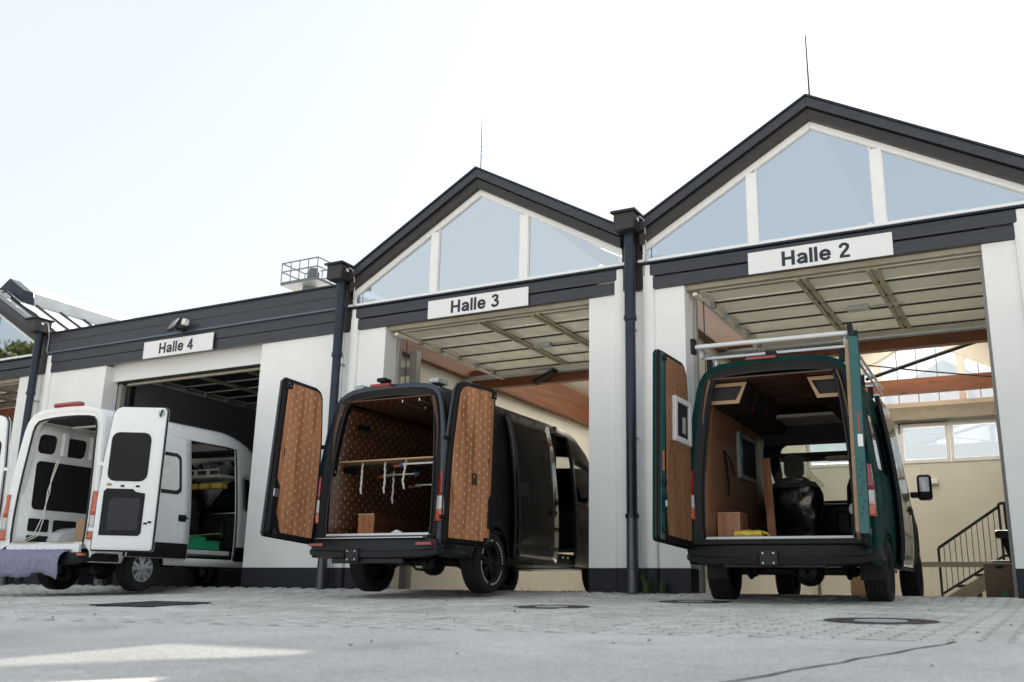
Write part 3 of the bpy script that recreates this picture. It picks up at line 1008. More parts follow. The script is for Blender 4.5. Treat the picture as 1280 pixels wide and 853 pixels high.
def rear_wall(t, ax, half, mt):
    # solid parts of the rear wall round two window rows, then the gable glazing
    xl, xr = ax - half + .09, ax + half - .09
    y0, y1 = DEPTH - .25, DEPTH
    wl, wr = xl + .005, xr - .01
    MB().box(xl, xr, y0, y1, -.1, 2.86).build('rear_wall', mt, t)
    MB().box(xl, xr, y0, y1, 3.70, 4.16).build('rear_wall', mt, t)
    MB().box(xl, xr, y0 - .22, y0 - .002, 3.76, 4.02).build('wall_ledge', 'tan_trim', t)
    k = 5
    n = (wr - wl) / k
    for i in range(k):
        a, b_ = wl + i * n + .004, wl + (i + 1) * n - .004
        f_ = MB()
        f_.box(a, b_, y0 - .02, y0 + .08, 2.862, 2.94).box(a, b_, y0 - .02, y0 + .08, 3.62, 3.698)
        f_.box(a, a + .07, y0 - .019, y0 + .079, 2.941, 3.619).box(b_ - .07, b_, y0 - .019, y0 + .079, 2.941, 3.619)
        fo = f_.build('rear_window', 'white_frame', t, bevel=.006)
        MB().box(a + .065, b_ - .065, y0 + .02, y0 + .035, 2.935, 3.625).build('window_pane', 'window_glass', fo)
        if i % 2 == 0:
            MB().box(a - .01, a + .015, y0 - .05, y0 - .022, 3.5, 3.72).build('opener_arm', 'black_steel', fo)
            MB().box(a, b_, y0 - .045, y0 - .022, 3.70, 3.715).build('opener_bar', 'black_steel', fo)
    # gable glazing
    zt = 5.60
    f = lambda x: zt - SLOPE * abs(x - ax)
    hw = min((zt - 4.2) / SLOPE, half - .2)
    fr = MB()
    for a, b_ in ((ax - .92, ax - .78), (ax + .75, ax + .89)):
        fr.box(a, b_, y0, y0 + .1, 4.161, f(max(abs(a - ax), abs(b_ - ax)) + ax))
    fr.build('gable_mullion', 'cream_ceiling', t)
    poly = [(ax - hw, 4.16), (ax + hw, 4.16), (ax + hw, f(ax + hw)), (ax, zt), (ax - hw, f(ax - hw))]
    MB().prism(poly, lambda u, v, d: (u, d, v), y0 + .12, y0 + .13).build('gable_pane', 'window_glass', t)
    for sg in (-1, 1):
        xe = ax + sg * (half - .09)
        p = [(ax, zt), (xe, zt - SLOPE * (half - .09)), (xe, 6.2 - SLOPE * (half - .09)), (ax, 6.2)]
        MB().prism(p, lambda u, v, d: (u, d, v), y0, y1 - .01).build('rear_gable_wall', 'cream_ceiling', t)
    # frosted sheets standing outside the gable glazing
    for q in range(7):
        xx = ax - 1.25 + q * .40
        MB().box(xx - .008, xx + .008, y0 + .10, y0 + .118, 4.17, f(xx) - .02).build('glazing_bar', 'grey_flashing', t)
    MB().box(xl, xr, y0 - .55, y0 - .4, 4.25, 4.56).build('tie_beam', 'glulam_cross', t)

for t, ax, half in ((h2, 7.58, 2.525), (h3, 2.515, 2.535)):
    xl, xr = ax - half, ax + half
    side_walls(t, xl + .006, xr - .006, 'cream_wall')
    rear_wall(t, ax, half, 'cream_wall')
    tag(MB().box(xl + .09, xr - .09, .0, DEPTH - .26, -.14, -.004).build('hall_floor', 'floor_concrete', t), kind='structure')
    for x in (xl + .17, xr - .17):
        MB().box(x - .08, x + .08, .40, DEPTH - .3, 4.02, 4.72).build('glulam_beam', 'glulam', t, bevel=.004)
    MB().box(xl + .26, xr - .26, 3.62, 3.78, 3.80, 4.18).build('cross_beam', 'glulam_cross', t, bevel=.004)
    MB().tube([(xl + .1, 3.54, 3.99), (xr - .1, 3.54, 3.99)], .045, 12).build('spring_shaft', 'galvanised', t, smooth=True)
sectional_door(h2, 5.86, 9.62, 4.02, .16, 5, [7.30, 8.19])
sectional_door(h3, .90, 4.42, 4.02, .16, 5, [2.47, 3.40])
for t, x0, x1 in ((h2, 5.86, 9.62), (h3, .90, 4.42)):
    o = MB().box(x0 + 1.75, x0 + 2.05, 1.55, 1.70, 3.90, 3.965).box(x0 + 2.051, x0 + 2.5, 1.6, 1.62, 3.93, 3.945).build('door_lock', 'galvanised', t, bevel=.005)
# steel column and cable tray in Halle 3
MB().box(.38, .52, 1.30, 1.44, 0, 4.01).build('steel_column', 'grey_column', h3)
MB().box(.14, .379, 1.33, 1.41, 3.60, 3.74).build('steel_bracket', 'grey_column', h3)
MB().tube([(3.4, 4.6, 3.72), (4.3, 4.8, 3.66), (4.95, 5.0, 3.70)], .012, 6).build('cable', 'black_steel', h3)
MB().prism([(1.70, 3.72), (2.15, 3.93), (2.15, 3.99), (1.70, 3.80)], lambda u, v, d: (u, d, v), 3.3, 3.5).build('door_motor', 'black_plastic', h3, bevel=.03)
# Halle 2 fittings
MB().tube([(7.16, 6, 4.14), (8.0, 6, 3.96), (9.25, 6, 3.73), (9.9, 6, 3.66)], .013, 6).build('cable', 'black_steel', h2)
MB().tube([(7.1, 6, 3.88), (9.22, 6, 4.46), (9.95, 6, 4.66)], .034, 8).build('diagonal_brace', 'black_steel', h2)
lp = MB().box(7.50, 7.78, 9.76, 9.848, 2.41, 2.52).build('wall_lamp', 'lamp_white', h2, bevel=.02)
MB().box(7.0, 7.44, 9.82, 9.848, 2.25, 2.76).build('notice_board', 'cream_ceiling', h2, bevel=.004)
# interior of Halle 5
side_walls(h5, -12.65, -7.63, 'cream_wall')
MB().box(-12.5, -7.8, DEPTH - .2, DEPTH, -.1, 4.6).build('rear_wall', 'grey_wall', h5)
for x in (-12.4, -7.85):
    MB().box(x - .08, x + .08, .4, DEPTH - .3, 4.02, 4.72).build('glulam_beam', 'glulam', h5)
for k in range(3):
    MB().box(-12.3, -7.95, 1.4 + k * 1.3, 1.52 + k * 1.3, 3.6, 3.85).build('cross_beam', 'glulam_cross', h5)
sectional_door(h5, -11.8, -8.2, 4.02, .16, 5, [-10.4, -9.5])
# the seams, ridge light and cables on the roof of Halle 5
zf = lambda x: 6.34 - .575 * abs(x + 10.14)
for k in range(16):
    y = .35 + k * .62
    MB().beam((-9.55, y, zf(-9.55) + .02), (-7.72, y, zf(-7.72) + .02), .03, .04).build('roof_seam', 'dark_metal', h5)
rl = MB().prism([(-10.75, zf(-10.75) + .01), (-9.55, zf(-9.55) + .01), (-9.6, zf(-9.6) + .26), (-10.14, 6.34 + .28), (-10.7, zf(-10.7) + .26)], lambda u, v, d: (u, d, v), .9, DEPTH - .4).build('ridge_light', 'zinc_roof', h5, bevel=.01)
MB().prism([(-10.72, zf(-10.72) + .05), (-9.52, zf(-9.52) + .03), (-9.58, zf(-9.58) + .27), (-10.14, 6.34 + .30), (-10.68, zf(-10.68) + .27)], lambda u, v, d: (u, d, v), .62, .899).build('ridge_light_end', 'dark_metal', h5, bevel=.02)
for k, dx in enumerate((0, .10)):
    MB().tube([(-9.9 + dx, .2 + dx, zf(-9.9 + dx) + .03), (-9.7 + dx, .25, zf(-9.7 + dx) + .12), (-9.2 + dx, .34, zf(-9.2 + dx) + .04), (-8.7, .30 + dx, zf(-8.7) + .05), (-8.1, .22 + dx, zf(-8.1) + .04), (-7.75, .15 + dx, zf(-7.75) + .05)], .022, 6).build('roof_cable', 'black_steel', h5, smooth=True)

# --- Halle 4: the flat roofed hall
h4 = empty('workshop_hall', (-3.8, 0, 0), 'flat roofed white workshop hall on the left under the Halle 4 sign', 'building', 'row of workshop halls')
XL, XR = -7.60, -.03
pillar(h4, XL + .0, -5.74, True)
pillar(h4, -1.81, XR, True)
corner_post(h4, XL + .215)
for za, zb, y in ((Z_BOARD, Z_BOARD + .185, -.045), (Z_BOARD + .193, 4.44, -.055)):
    MB().box(XL + .17, XR - .14, y, .05, za, zb).build('fascia_board', 'dark_board', h4, bevel=.005)
MB().box(XL + .17, XR - .14, -.105, .04, 4.442, 4.475).build('flashing', 'grey_flashing', h4)
for za, zb, y in ((4.478, 4.655, -.10), (4.66, 4.84, -.102)):
    MB().box(XL + .17, XR - .14, y, .04, za, zb).build('parapet_board', 'dark_board', h4, bevel=.004)
MB().box(XL + .15, XR - .12, -.14, .3, 4.842, 4.87).build('parapet_cap', 'dark_metal', h4)
MB().box(XL + .02, XR - .02, .06, DEPTH, 4.50, 4.78).build('roof', 'zinc_roof', h4)
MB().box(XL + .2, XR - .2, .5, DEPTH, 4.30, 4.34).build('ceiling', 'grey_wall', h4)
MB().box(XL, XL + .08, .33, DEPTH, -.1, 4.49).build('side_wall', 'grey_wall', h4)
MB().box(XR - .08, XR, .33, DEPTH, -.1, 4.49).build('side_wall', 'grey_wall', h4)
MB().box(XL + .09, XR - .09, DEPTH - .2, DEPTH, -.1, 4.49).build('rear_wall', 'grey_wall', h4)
MB().box(-5.66, -5.50, .55, 9, -.1, 4.2).build('partition_wall', 'grey_wall', h4)
tag(MB().box(XL + .09, XR - .09, 0, DEPTH - .22, -.2, -.09).build('hall_floor', 'floor_concrete', h4), kind='structure')
MB().box(-5.80, -1.75, .20, .27, 3.775, 4.42).build('door_leaf', 'sign_white', h4)
MB().box(-5.62, -1.85, .21, .285, 3.745, 3.772).build('door_seal', 'black_plastic', h4)
MB().box(-5.46, -1.85, .30, .35, 3.70, 3.74).build('door_rail', 'tan_trim', h4)
for x in (-5.735, -1.812):
    sx = 1 if x < -3 else -1
    MB().box(*sorted((x + sx * .002, x + sx * .10)), .33, .44, 0, 3.75).build('door_track', 'grey_column', h4)
    MB().box(*sorted((x + sx * .16, x + sx * .27)), .40, .50, 0, 3.72).build('track_post', 'black_steel', h4)
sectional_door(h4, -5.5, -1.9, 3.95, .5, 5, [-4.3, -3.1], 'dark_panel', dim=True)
MB().box(-3.6, -1.9, 3.2, 3.3, 3.62, 3.72).build('strip_light', 'lamp_white', h4)
downpipe(h4, -7.62, -.02)
sign(-3.765, 4.212, 1.75, .315, -.085, 'Halle 4', 'white sign lettered Halle 4 above the white van')

# floodlight over the Halle 4 sign
t = empty('floodlight', (-3.62, -.11, 4.55), 'small floodlight fixed on the dark boards above the Halle 4 sign', 'floodlight')
MB().box(-.05, .05, -.14, 0, -.10, -.05).build('arm', 'black_steel', t, world=False, bevel=.01)
FX = Matrix.Translation((-.05, -.20, .0)) @ Euler((R(-28), 0, R(-20))).to_matrix().to_4x4()
def fl(nm, x0, x1, y0, y1, z0, z1, mt):
    b = MB().box(x0, x1, y0, y1, z0, z1)
    b.v = [tuple(FX @ Vector(v)) for v in b.v]
    return b.build(nm, mt, t, world=False, bevel=.006)
fl('housing', -.17, .17, -.02, .03, -.12, .12, 'black_steel')
fl('lens', -.145, .145, -.024, -.0205, -.09, .10, 'lamp_clear')
for k in range(5):
    fl('cooling_fin', -.12 + k * .055, -.105 + k * .055, .031, .06, -.1, .1, 'black_steel')
MB().box(.10, .20, -.20, -.08, -.02, .09).build('sensor', 'sign_white', t, world=False, bevel=.02)

# work platform basket above the flat roof
t = empty('platform_basket', (-2.6, 2.0, 4.78), 'grey mesh railed basket standing above the flat roof of Halle 4', 'work platform')
MB().box(-.46, .46, -.35, .35, 1.0, 1.07).build('deck', 'basket_metal', t, world=False, bevel=.01)
MB().box(-.1, .1, -.1, .1, 0, .998).build('stand', 'basket_metal', t, world=False)
rl = MB()
for z in (1.28, 1.46):
    for p, q in (((-.45, -.34), (.45, -.34)), ((.45, -.34), (.45, .34)), ((.45, .34), (-.45, .34)), ((-.45, .34), (-.45, -.34))):
        rl.tube([(p[0], p[1], z), (q[0], q[1], z)], .014, 6)
rl.build('railing', 'basket_metal', t, world=False)
for x in (-.45, -.22, 0, .22, .45):
    for y in (-.34, .34):
        MB().tube([(x, y, 1.07), (x, y, 1.46)], .011, 6).build('rail_post', 'basket_metal', t, world=False)
MB().lathe([(.0, -.16), (.10, -.15), (.13, 0), (.10, .13), (0, .15)], (.08, 0, 1.24), (0, 0, 1), 12).build('bucket', 'basket_metal', t, world=False, smooth=True)

# ------------------------------------------------------------------ things inside Halle 2
t = empty('staircase', (8.3, 4.6, 0), 'dark metal staircase with thin bar railing at the back right of Halle 2', 'staircase')
st = MB()
z_of = lambda x: .09 + (x - 8.24) * .60
for k in range(7):
    x = 8.42 + k * .27
    MB().box(x, x + .29, 4.66, 5.5, z_of(x) + .02, z_of(x) + .06).build('tread', 'stair_tread', t)
    MB().box(x + .27, x + .29, 4.66, 5.5, z_of(x) - .16, z_of(x) + .018).build('riser', 'stair_tread', t)
MB().beam((8.24, 4.62, -.06), (10.0, 4.62, z_of(10.0) - .15), .04, .20).build('stringer', 'tan_trim', t)
rr = MB()
rr.beam((8.22, 4.55, .80), (9.13, 4.55, 1.42), .035, .04).beam((9.13, 4.55, 1.46), (9.9, 4.55, 1.46), .035, .04)
rr.beam((8.24, 4.55, .12), (9.13, 4.55, .68), .03, .035).beam((9.13, 4.55, .68), (9.9, 4.55, .72), .03, .035)
rr.build('railing', 'black_steel', t)
for x, za, zb in ((8.22, .0, .80), (9.12, .60, 1.46), (9.20, .66, 1.44), (9.26, .66, 1.44)):
    MB().beam((x, 4.55, za), (x, 4.55, zb), .035, .035, up=(0, 1, 0)).build('newel_post', 'black_steel', t)
for k in range(10):
    x = 8.30 + k * .082
    MB().tube([(x, 4.55, .14 + (x - 8.24) * .63), (x, 4.55, .80 + (x - 8.22) * .68)], .006, 6).build('baluster', 'black_steel', t)

o = tag(MB().box(6.2, 9.05, 4.28, 4.34, .50, .58).build('barrier_rail', 'tan_trim', None, bevel=.006), 'long beige horizontal rail in front of the staircase', 'rail')
for x in (6.4, 8.98):
    MB().box(x, x + .05, 4.345, 4.39, -.004, .56).build('rail_post', 'tan_trim', o)
t = empty('cardboard_box', (9.2, 3.2, 0), 'large brown carton with green tape in front of the stairs in Halle 2', 'box', None)
MB().box(8.93, 9.38, 3.1, 3.55, .0, .50).build('carton', 'brown_box', t, bevel=.006)
MB().box(9.14, 9.20, 3.09, 3.099, .0, .14).build('tape', 'green_tape', t)
MB().box(9.08, 9.18, 3.088, 3.099, .43, .47).build('handle_hole', 'black_plastic', t)
MB().box(9.03, 9.3, 3.2, 3.4, .501, .55).build('folded_flap', 'grey_column', t, bevel=.01)
t = empty('hand_truck', (9.36, 2.7, 0), 'black hand truck leaning beside the brown carton at the right edge', 'hand truck')
MB().beam((9.23, 2.85, .82), (9.46, 2.7, .05), .05, .05).beam((9.40, 2.86, .82), (9.58, 2.72, .05), .04, .04).build('frame', 'black_steel', t)
MB().box(9.13, 9.5, 2.78, 2.9, .82, .93).build('handle', 'black_plastic', t, bevel=.03)
MB().box(9.40, 9.66, 2.5, 2.72, .0, .03).build('foot_plate', 'black_steel', t)
for x in (9.38, 9.66):
    MB().lathe([(.02, -.025), (.10, -.025), (.12, 0), (.10, .025), (.02, .025)], (x, 2.8, .115), (1, 0, 0), 18).build('wheel', 'rubber', t, smooth=True)
t = empty('cardboard_box', (7.5, 5.5, 0), 'tan carton on the hall floor seen beneath the green van', 'box')
MB().box(6.75, 7.35, 5.2, 5.6, 0, .42).build('carton', 'cardboard', t, bevel=.008)
MB().box(7.0, 7.04, 5.19, 5.199, 0.02, .40).build('tape', 'brown_box', t)

# ------------------------------------------------------------------ weeds and fallen leaves
def weed(name, x, y, n, h, sp, lab):
    t = MB()
    for i in range(n):
        a = random.uniform(0, 6.28)
        r0, r1 = random.uniform(0, .05), random.uniform(.03, sp)
        hh = h * random.uniform(.4, 1)
        p0 = Vector((x + r0 * math.cos(a), y + r0 * math.sin(a) * .5, gz(x, y) - .01))
        p1 = p0 + Vector((r1 * .4 * math.cos(a), r1 * .4 * math.sin(a), hh * .6))
        p2 = p0 + Vector((r1 * math.cos(a), r1 * math.sin(a), hh))
        sd = Vector((-math.sin(a), math.cos(a), 0)) * random.uniform(.004, .009)
        t.add([p0 - sd, p0 + sd, p1 + sd, p1 - sd], [(0, 1, 2, 3)])
        t.add([p1 - sd, p1 + sd, p2], [(0, 1, 2)])
    o = t.build(name, 'weed_green', None, fixn=False)
    return tag(o, lab, 'weed')
weed('weed_tuft', 5.22, -.12, 60, .34, .18, 'tall grass weed growing at the foot of the downpipe beside the green van')
weed('weed_tuft', 5.42, -.07, 40, .22, .14, 'short weed at the pillar base right of the downpipe weed')
lf = MB()
for i in range(420):
    if i < 300:
        x = random.choice([random.uniform(4.0, 5.9), random.uniform(-1.9, .9), random.uniform(3.2, 5.2)])
        y = -abs(random.gauss(.06, .14)) - .02
    else:
        x, y = random.uniform(-4, 10), random.uniform(-8.5, -.2)
    a, s_ = random.uniform(0, 6.28), random.uniform(.008, .024)
    z = gz(x, y) + .006
    lf.add([(x + s_ * math.cos(a), y + s_ * math.sin(a), z + random.uniform(0, .012)), (x - s_ * .5 * math.sin(a), y + s_ * .5 * math.cos(a), z), (x - s_ * math.cos(a), y - s_ * math.sin(a), z + random.uniform(0, .014)), (x + s_ * .5 * math.sin(a), y - s_ * .5 * math.cos(a), z)], [(0, 1, 2, 3)])
tag(lf.build('leaf_litter', 'dead_leaf', None, fixn=False), kind='stuff')

# trees across the yard, mirrored in the glazing of Halle 5
def tree(x, y, h, sp, lm, lab):
    t = empty('tree', (x, y, gz(x, max(y, -40)) - .1), lab, 'tree', 'trees across the yard')
    b = MB()
    b.tube([(0, 0, 0), (.1, 0, h * .3), (.05, .1, h * .62), (0, .1, h * .9)], [.28, .22, .13, .04], 8)
    ends = []
    for k in range(9):
        a = k * 2.4
        z0 = h * (.28 + .06 * k)
        e = Vector((math.cos(a) * sp * .6, math.sin(a) * sp * .6, z0 + h * .16))
        b.tube([(.08, .05, z0), tuple(e * .5 + Vector((0, 0, z0 * .5 + .1))), tuple(e)], [.09, .06, .03], 5)
        ends.append(e)
    b.build('trunk', 'bark', t, world=False, smooth=True)
    c_ = MB()
    for k in range(70):
        if k < 18:
            p = ends[k % 9] + Vector([random.gauss(0, .5) for _ in range(3)])
        else:
            u = random.uniform(.25, 1.0)
            rr_ = sp * (1 - (u - .45) ** 2 * 1.7) * random.uniform(.3, 1)
            a = random.uniform(0, 6.28)
            p = Vector((math.cos(a) * rr_, math.sin(a) * rr_, h * u))
        cr = random.uniform(.5, 1.1)
        for q in range(80):
            d = Vector([random.gauss(0, 1) for _ in range(3)])
            d = d.normalized() * cr * random.uniform(.5, 1)
            s_ = random.uniform(.14, .26)
            n1 = Vector([random.gauss(0, 1) for _ in range(3)]).normalized()
            n2 = n1.orthogonal().normalized() * s_
            n1 = n1 * s_ * .6
            e = p + d
            c_.add([e + n2, e + n1, e - n2, e - n1], [(0, 1, 2, 3)])
    c_.build('crown', lm, t, world=False, fixn=False)
for i, (x, y, h, sp, lm) in enumerate([(-33, -16.5, 13.5, 3.2, 'leaf_green'), (-38, -20, 11, 3.4, 'leaf_yellow'), (-41, -17, 15, 3.6, 'leaf_green'), (-36, -24.5, 10, 3.3, 'leaf_yellow'), (-46, -23, 14, 3.6, 'leaf_yellow')]):
    tree(x, y, h, sp, lm, ['tall green tree farthest to the right of the mirrored row', 'yellowish tree second in the mirrored row', 'tallest dark green tree of the mirrored row', 'smallest yellowish tree mirrored in the far left glazing', 'yellowish tree at the far end of the mirrored row'][i])

# ------------------------------------------------------------------ vans
# van frame: x = sideways (right +), y = forward from the rear bumper, z = up from the ground
class Van:
    def __init__(s, label, loc, yaw, pitch, H, Ln, ro, wb, wr, lean, body, jamb, hole, nose):
        s.t = empty('van', loc, label, 'van', 'vans parked at the hall gates', (pitch, 0, yaw))
        s.H, s.L, s.ro, s.wb, s.wr, s.lean, s.body, s.jamb = H, Ln, ro, wb, wr, lean, body, jamb
        s.body_rim = {'paint_black': 'paint_slate'}.get(body, body)
        s.hole = hole          # (y0, y1, z0, z1) sliding door opening on the right side
        s.side_tab = [(.40, .955), (.55, .985), (.80, 1.0), (1.15, .995), (1.45, .975), (1.75, .945), (2.05, .905), (H - .33, .855), (H - .20, .815), (H - .12, .765), (H - .055, .66), (H - .02, .48), (H - .004, .25), (H, 0)]
        s.nose = nose
    def lean_y(s, z):
        return .12 + s.lean * clamp((z - .9) / (s.H - .9)) ** 1.3
    def top(s, y):
        return smooth_tab([(0, s.H - .03), (.4, s.H), (s.L - s.nose - .55, s.H), (s.L - s.nose - .2, s.H - .05), (s.L - s.nose + .1, s.H - .17), (s.L - s.nose + .4, s.H - .42), (s.L - 1.02, 1.40), (s.L - .35, 1.16), (s.L - .06, .98), (s.L, .8)], y)
    def half(s, z):
        return smooth_tab(s.side_tab, z)
    def pt(s, sg, y, z, off=0.0):
        # a point of the body side at height z (z measured on the full height section)
        l = s.half(z) + off
        if y > s.L - 1.3:
            l *= 1 - .14 * ((y - s.L + 1.3) / 1.3) ** 2
        tp, hb = s.top(y), 1.05
        zz = z if z <= hb else hb + (z - hb) * (tp - hb) / (s.H - hb)
        if tp < hb + .1 and z > hb: zz = hb - .1 + (z - hb) * .02 + (tp - hb)
        yy = y
        if y < 1.6:
            yy = y + (s.lean_y(z) - .12) * (1 - y / 1.6)
        return Vector((sg * l, yy, zz + off * (.4 if z > s.H - .3 else 0)))
    def shell(s):
        zs = sorted(set([.40, .47, .55, .62, .70, .80, .90, 1.0, 1.1, 1.2, 1.35, 1.5, 1.65, 1.8, 1.95, 2.1, s.hole[2], s.hole[3], 1.38, 1.98] + [z for z, _ in s.side_tab if z > 2.05]))
        c0, c1 = s.L - 2.0, s.L - 1.3
        s.cab = (c0, c1, 1.38, 1.98)
        ys = [.12, .2, .35, .5]
        y = .6
        while y < s.L - .02:
            ys.append(round(y, 3))
            y += .075 if (abs(y - s.ro) < .6 or abs(y - s.ro - s.wb) < .6) else .14
        ys += [s.L - .06, s.L - .02, s.L, s.hole[0], s.hole[1], c0, c1]
        ys = sorted(set(ys))
        ys = [q for i, q in enumerate(ys) if i == 0 or q - ys[i - 1] > .012 or q in (s.hole[0], s.hole[1])]
        b = MB()
        R_ = s.wr + .085
        idx = {}
        def vid(sg, i, k):
            sgk = sg if abs(s.half(zs[k])) > 1e-6 else 1
            key = (sgk, i, k)
            if key not in idx:
                p = s.pt(sgk, ys[i], zs[k])
                for wy in (s.ro, s.ro + s.wb):
                    dy, dz = p.y - wy, p.z - s.wr
                    d = math.hypot(dy, dz)
                    if d < R_ and p.z < 1.15:
                        if d < 1e-4: dy, dz, d = 0, 1, 1
                        p = Vector((p.x, wy + dy / d * R_, s.wr + dz / d * R_))
                idx[key] = len(b.v)
                b.v.append(tuple(p))
            return idx[key]
        for sg in (-1, 1):
            for i in range(len(ys) - 1):
                for k in range(len(zs) - 1):
                    yc, zc = (ys[i] + ys[i + 1]) / 2, (zs[k] + zs[k + 1]) / 2
                    pcs = [s.pt(sg, ys[a], zs[c_]) for a in (i, i + 1) for c_ in (k, k + 1)]
                    if any(all(math.hypot(p.y - wy, p.z - s.wr) < R_ for p in pcs) for wy in (s.ro, s.ro + s.wb)): continue
                    if sg > 0 and s.hole[0] < yc < s.hole[1] and s.hole[2] < zc < s.hole[3]: continue
                    if c0 < yc < c1 and 1.38 < zc < 1.98: continue
                    # windscreen
                    if s.L - s.nose + .35 < yc < s.L - 1.1 and zc > s.H - .3: continue
                    f = (vid(sg, i, k), vid(sg, i + 1, k), vid(sg, i + 1, k + 1), vid(sg, i, k + 1))
                    if len(set(f)) < 4: continue
                    b.f.append(f if sg > 0 else f[::-1])
                    b.m.append(0)
        # front closing
        o = b.build('body', [s.body], s.t, world=False, smooth=True, angle=45, fixn=False)
        md = o.modifiers.new("thickness", 'SOLIDIFY')
        md.thickness = .035
        md.offset = -1
        s.body_o = o
        ya, yb, za, zb = s.hole
        pts = [s.pt(1, ya, za + (zb - za) * q / 8, .004) for q in range(9)] + [s.pt(1, ya + (yb - ya) * q / 6, zb, .004) for q in range(1, 7)] + [s.pt(1, yb, zb - (zb - za) * q / 8, .004) for q in range(1, 9)]
        MB().tube(pts, .014, 6).build('door_seal', 'seal_rubber', s.t, world=False, smooth=True)
        # glass of the cab
        for sg in (-1, 1):
            g = MB()
            n = 4
            g.grid([[s.pt(sg, c0 + .0 + (c1 - c0) * i / n, 1.36 + .64 * k / n, -.012) for i in range(n + 1)] for k in range(n + 1)])
            g.build('cab_window', 'van_glass_dark' if (sg < 0 and s.body != 'paint_teal') else 'van_glass', s.t, world=False, smooth=True, fixn=False)  # left glass tinted dark to put shade into the cab
        g = MB()
        rows = []
        for i in range(7):
            y = s.L - s.nose + .3 + (s.nose - 1.35) * i / 6
            rows.append([s.pt(sg, y, z, -.01) for sg, z in [(-1, s.H - .30), (-1, s.H - .12), (-1, s.H - .055), (-1, s.H), (1, s.H - .055), (1, s.H - .12), (1, s.H - .30)]])
        g.grid(rows)
        g.build('windscreen', 'van_glass', s.t, world=False, smooth=True, fixn=False)
        # sill strip
        return o
    def patch(s, sg, y0, y1, z0, z1, off, mt, name, parent=None, n=10, solid=0, smooth=True, r=0.0, rim=None):
        g = MB()
        rows = []
        for k in range(n + 1):
            z = z0 + (z1 - z0) * k / n
            ins = 0.0
            if r:
                e = min(z - z0, z1 - z)
                if e < r: ins = r - math.sqrt(max(0, r * r - (r - e) ** 2))
            rows.append([s.pt(sg, y0 + ins + (y1 - y0 - 2 * ins) * i / 8, z, off) for i in range(9)])
        g.grid(rows)
        if sg < 0:
            g.f = [q[::-1] for q in g.f]
        o = g.build(name, [mt, rim] if rim else mt, parent or s.t, world=False, smooth=True, fixn=False, solid=solid)
        if rim: o.modifiers[0].material_offset_rim = 1
        return o
    def inner(s):
        # outline of the rear door opening, from the sill up to the roof centre
        t = s.H
        return [(.785, .68), (.80, .80), (.80, 1.1), (.79, 1.4), (.765, 1.75), (.735, 2.05), (.705, t - .36), (.675, t - .27), (.61, t - .205), (.48, t - .18), (.25, t - .165), (0, t - .16)]
    def rear_frame(s, mt=None):
        inn = s.inner()
        out = [(s.half(max(.44, q[1] - .12)) - .004, max(.56, q[1] - .12)) for q in inn[:5]]
        H = s.H
        out += [(s.half(2.0), 2.0), (s.half(H - .33) - .003, H - .33), (s.half(H - .16) - .003, H - .16), (s.half(H - .085) - .003, H - .088), (s.half(H - .04), H - .04), (s.half(H - .012), H - .012), (0, H - .002)]
        full = lambda lst: [(-a, z) for a, z in lst] + [(a, z) for a, z in lst[::-1]][1:]
        O, I = full(out), full(inn)
        b = MB()
        Y = lambda z, d: s.lean_y(z) + d
        rows = [[(x, Y(z, .05), z - .0) for x, z in O], [(x * .985, Y(z, -.012), z - .01) for x, z in O]]
        mid = [(x * .58 + u * .42, z * .58 + q * .42) for (x, z), (u, q) in zip(O, I)]
        rows += [[(x, Y(z, -.005), z) for x, z in mid], [(x, Y(z, .02), z) for x, z in [((x + 3 * u) / 4, (z + 3 * q) / 4) for (x, z), (u, q) in zip(O, I)]],
                 [(x, Y(z, .03), z) for x, z in I], [(x, Y(z, .13), z) for x, z in I]]
        b.grid(rows[:3])
        o = b.build('rear_frame', mt or s.body_rim, s.t, world=False, smooth=True, angle=50)
        MB().grid(rows[2:]).build('door_jamb', s.jamb, o, world=False, smooth=True, angle=50)
        sl = MB().tube([(x * .99, Y(z, .025), z) for x, z in I], .016, 6)
        sl.build('door_seal', 'seal_rubber', o, world=False, smooth=True)
        return o
    def floor(s, y1, mt, edge='alu'):
        MB().box(-.80, .80, .20, y1, .60, .672).build('load_floor', mt, s.t, world=False)
        MB().box(-.775, .775, .135, .21, .662, .692).build('sill_trim', edge, s.t, world=False, bevel=.004)
    def under(s):
        b = MB()
        b.box(-.86, .86, .25, s.ro - .45, .47, .595).box(-.62, .62, s.ro - .45, s.ro + .5, .52, .594).box(-.9, .9, s.ro + .5, s.ro + s.wb - .55, .42, .593).box(-.6, .6, s.ro + s.wb - .55, s.L - .3, .40, .592)
        b.build('underbody', 'black_plastic', s.t, world=False, bevel=.02)
        for x in (-.86, .86):
            MB().box(x - .12, x + .12, s.ro - .5, s.ro + .5, s.wr + .36, s.wr + .40).build('wheel_housing', 'black_plastic', s.t, world=False)
        ax = MB()
        z = s.wr
        ax.tube([(-.75, s.ro, z), (.75, s.ro, z)], .045, 10)
        ax.build('rear_axle', 'black_steel', s.t, world=False, smooth=True)
        MB().lathe([(.02, -.15), (.10, -.13), (.16, -.04), (.16, .05), (.10, .14), (.02, .16)], (.12, s.ro - .02, z - .01), (0, 1, 0), 18).build('differential', 'black_steel', s.t, world=False, smooth=True)
        for x in (-.55, .55):
            MB().tube([(x, s.ro - .62, z + .16), (x, s.ro, z - .07), (x, s.ro + .65, z + .18)], .03, 6).build('leaf_spring', 'black_steel', s.t, world=False)
            MB().tube([(x + .08, s.ro - .12, z - .05), (x + .02, s.ro - .3, z + .25)], .035, 8).build('shock_absorber', 'black_steel', s.t, world=False)
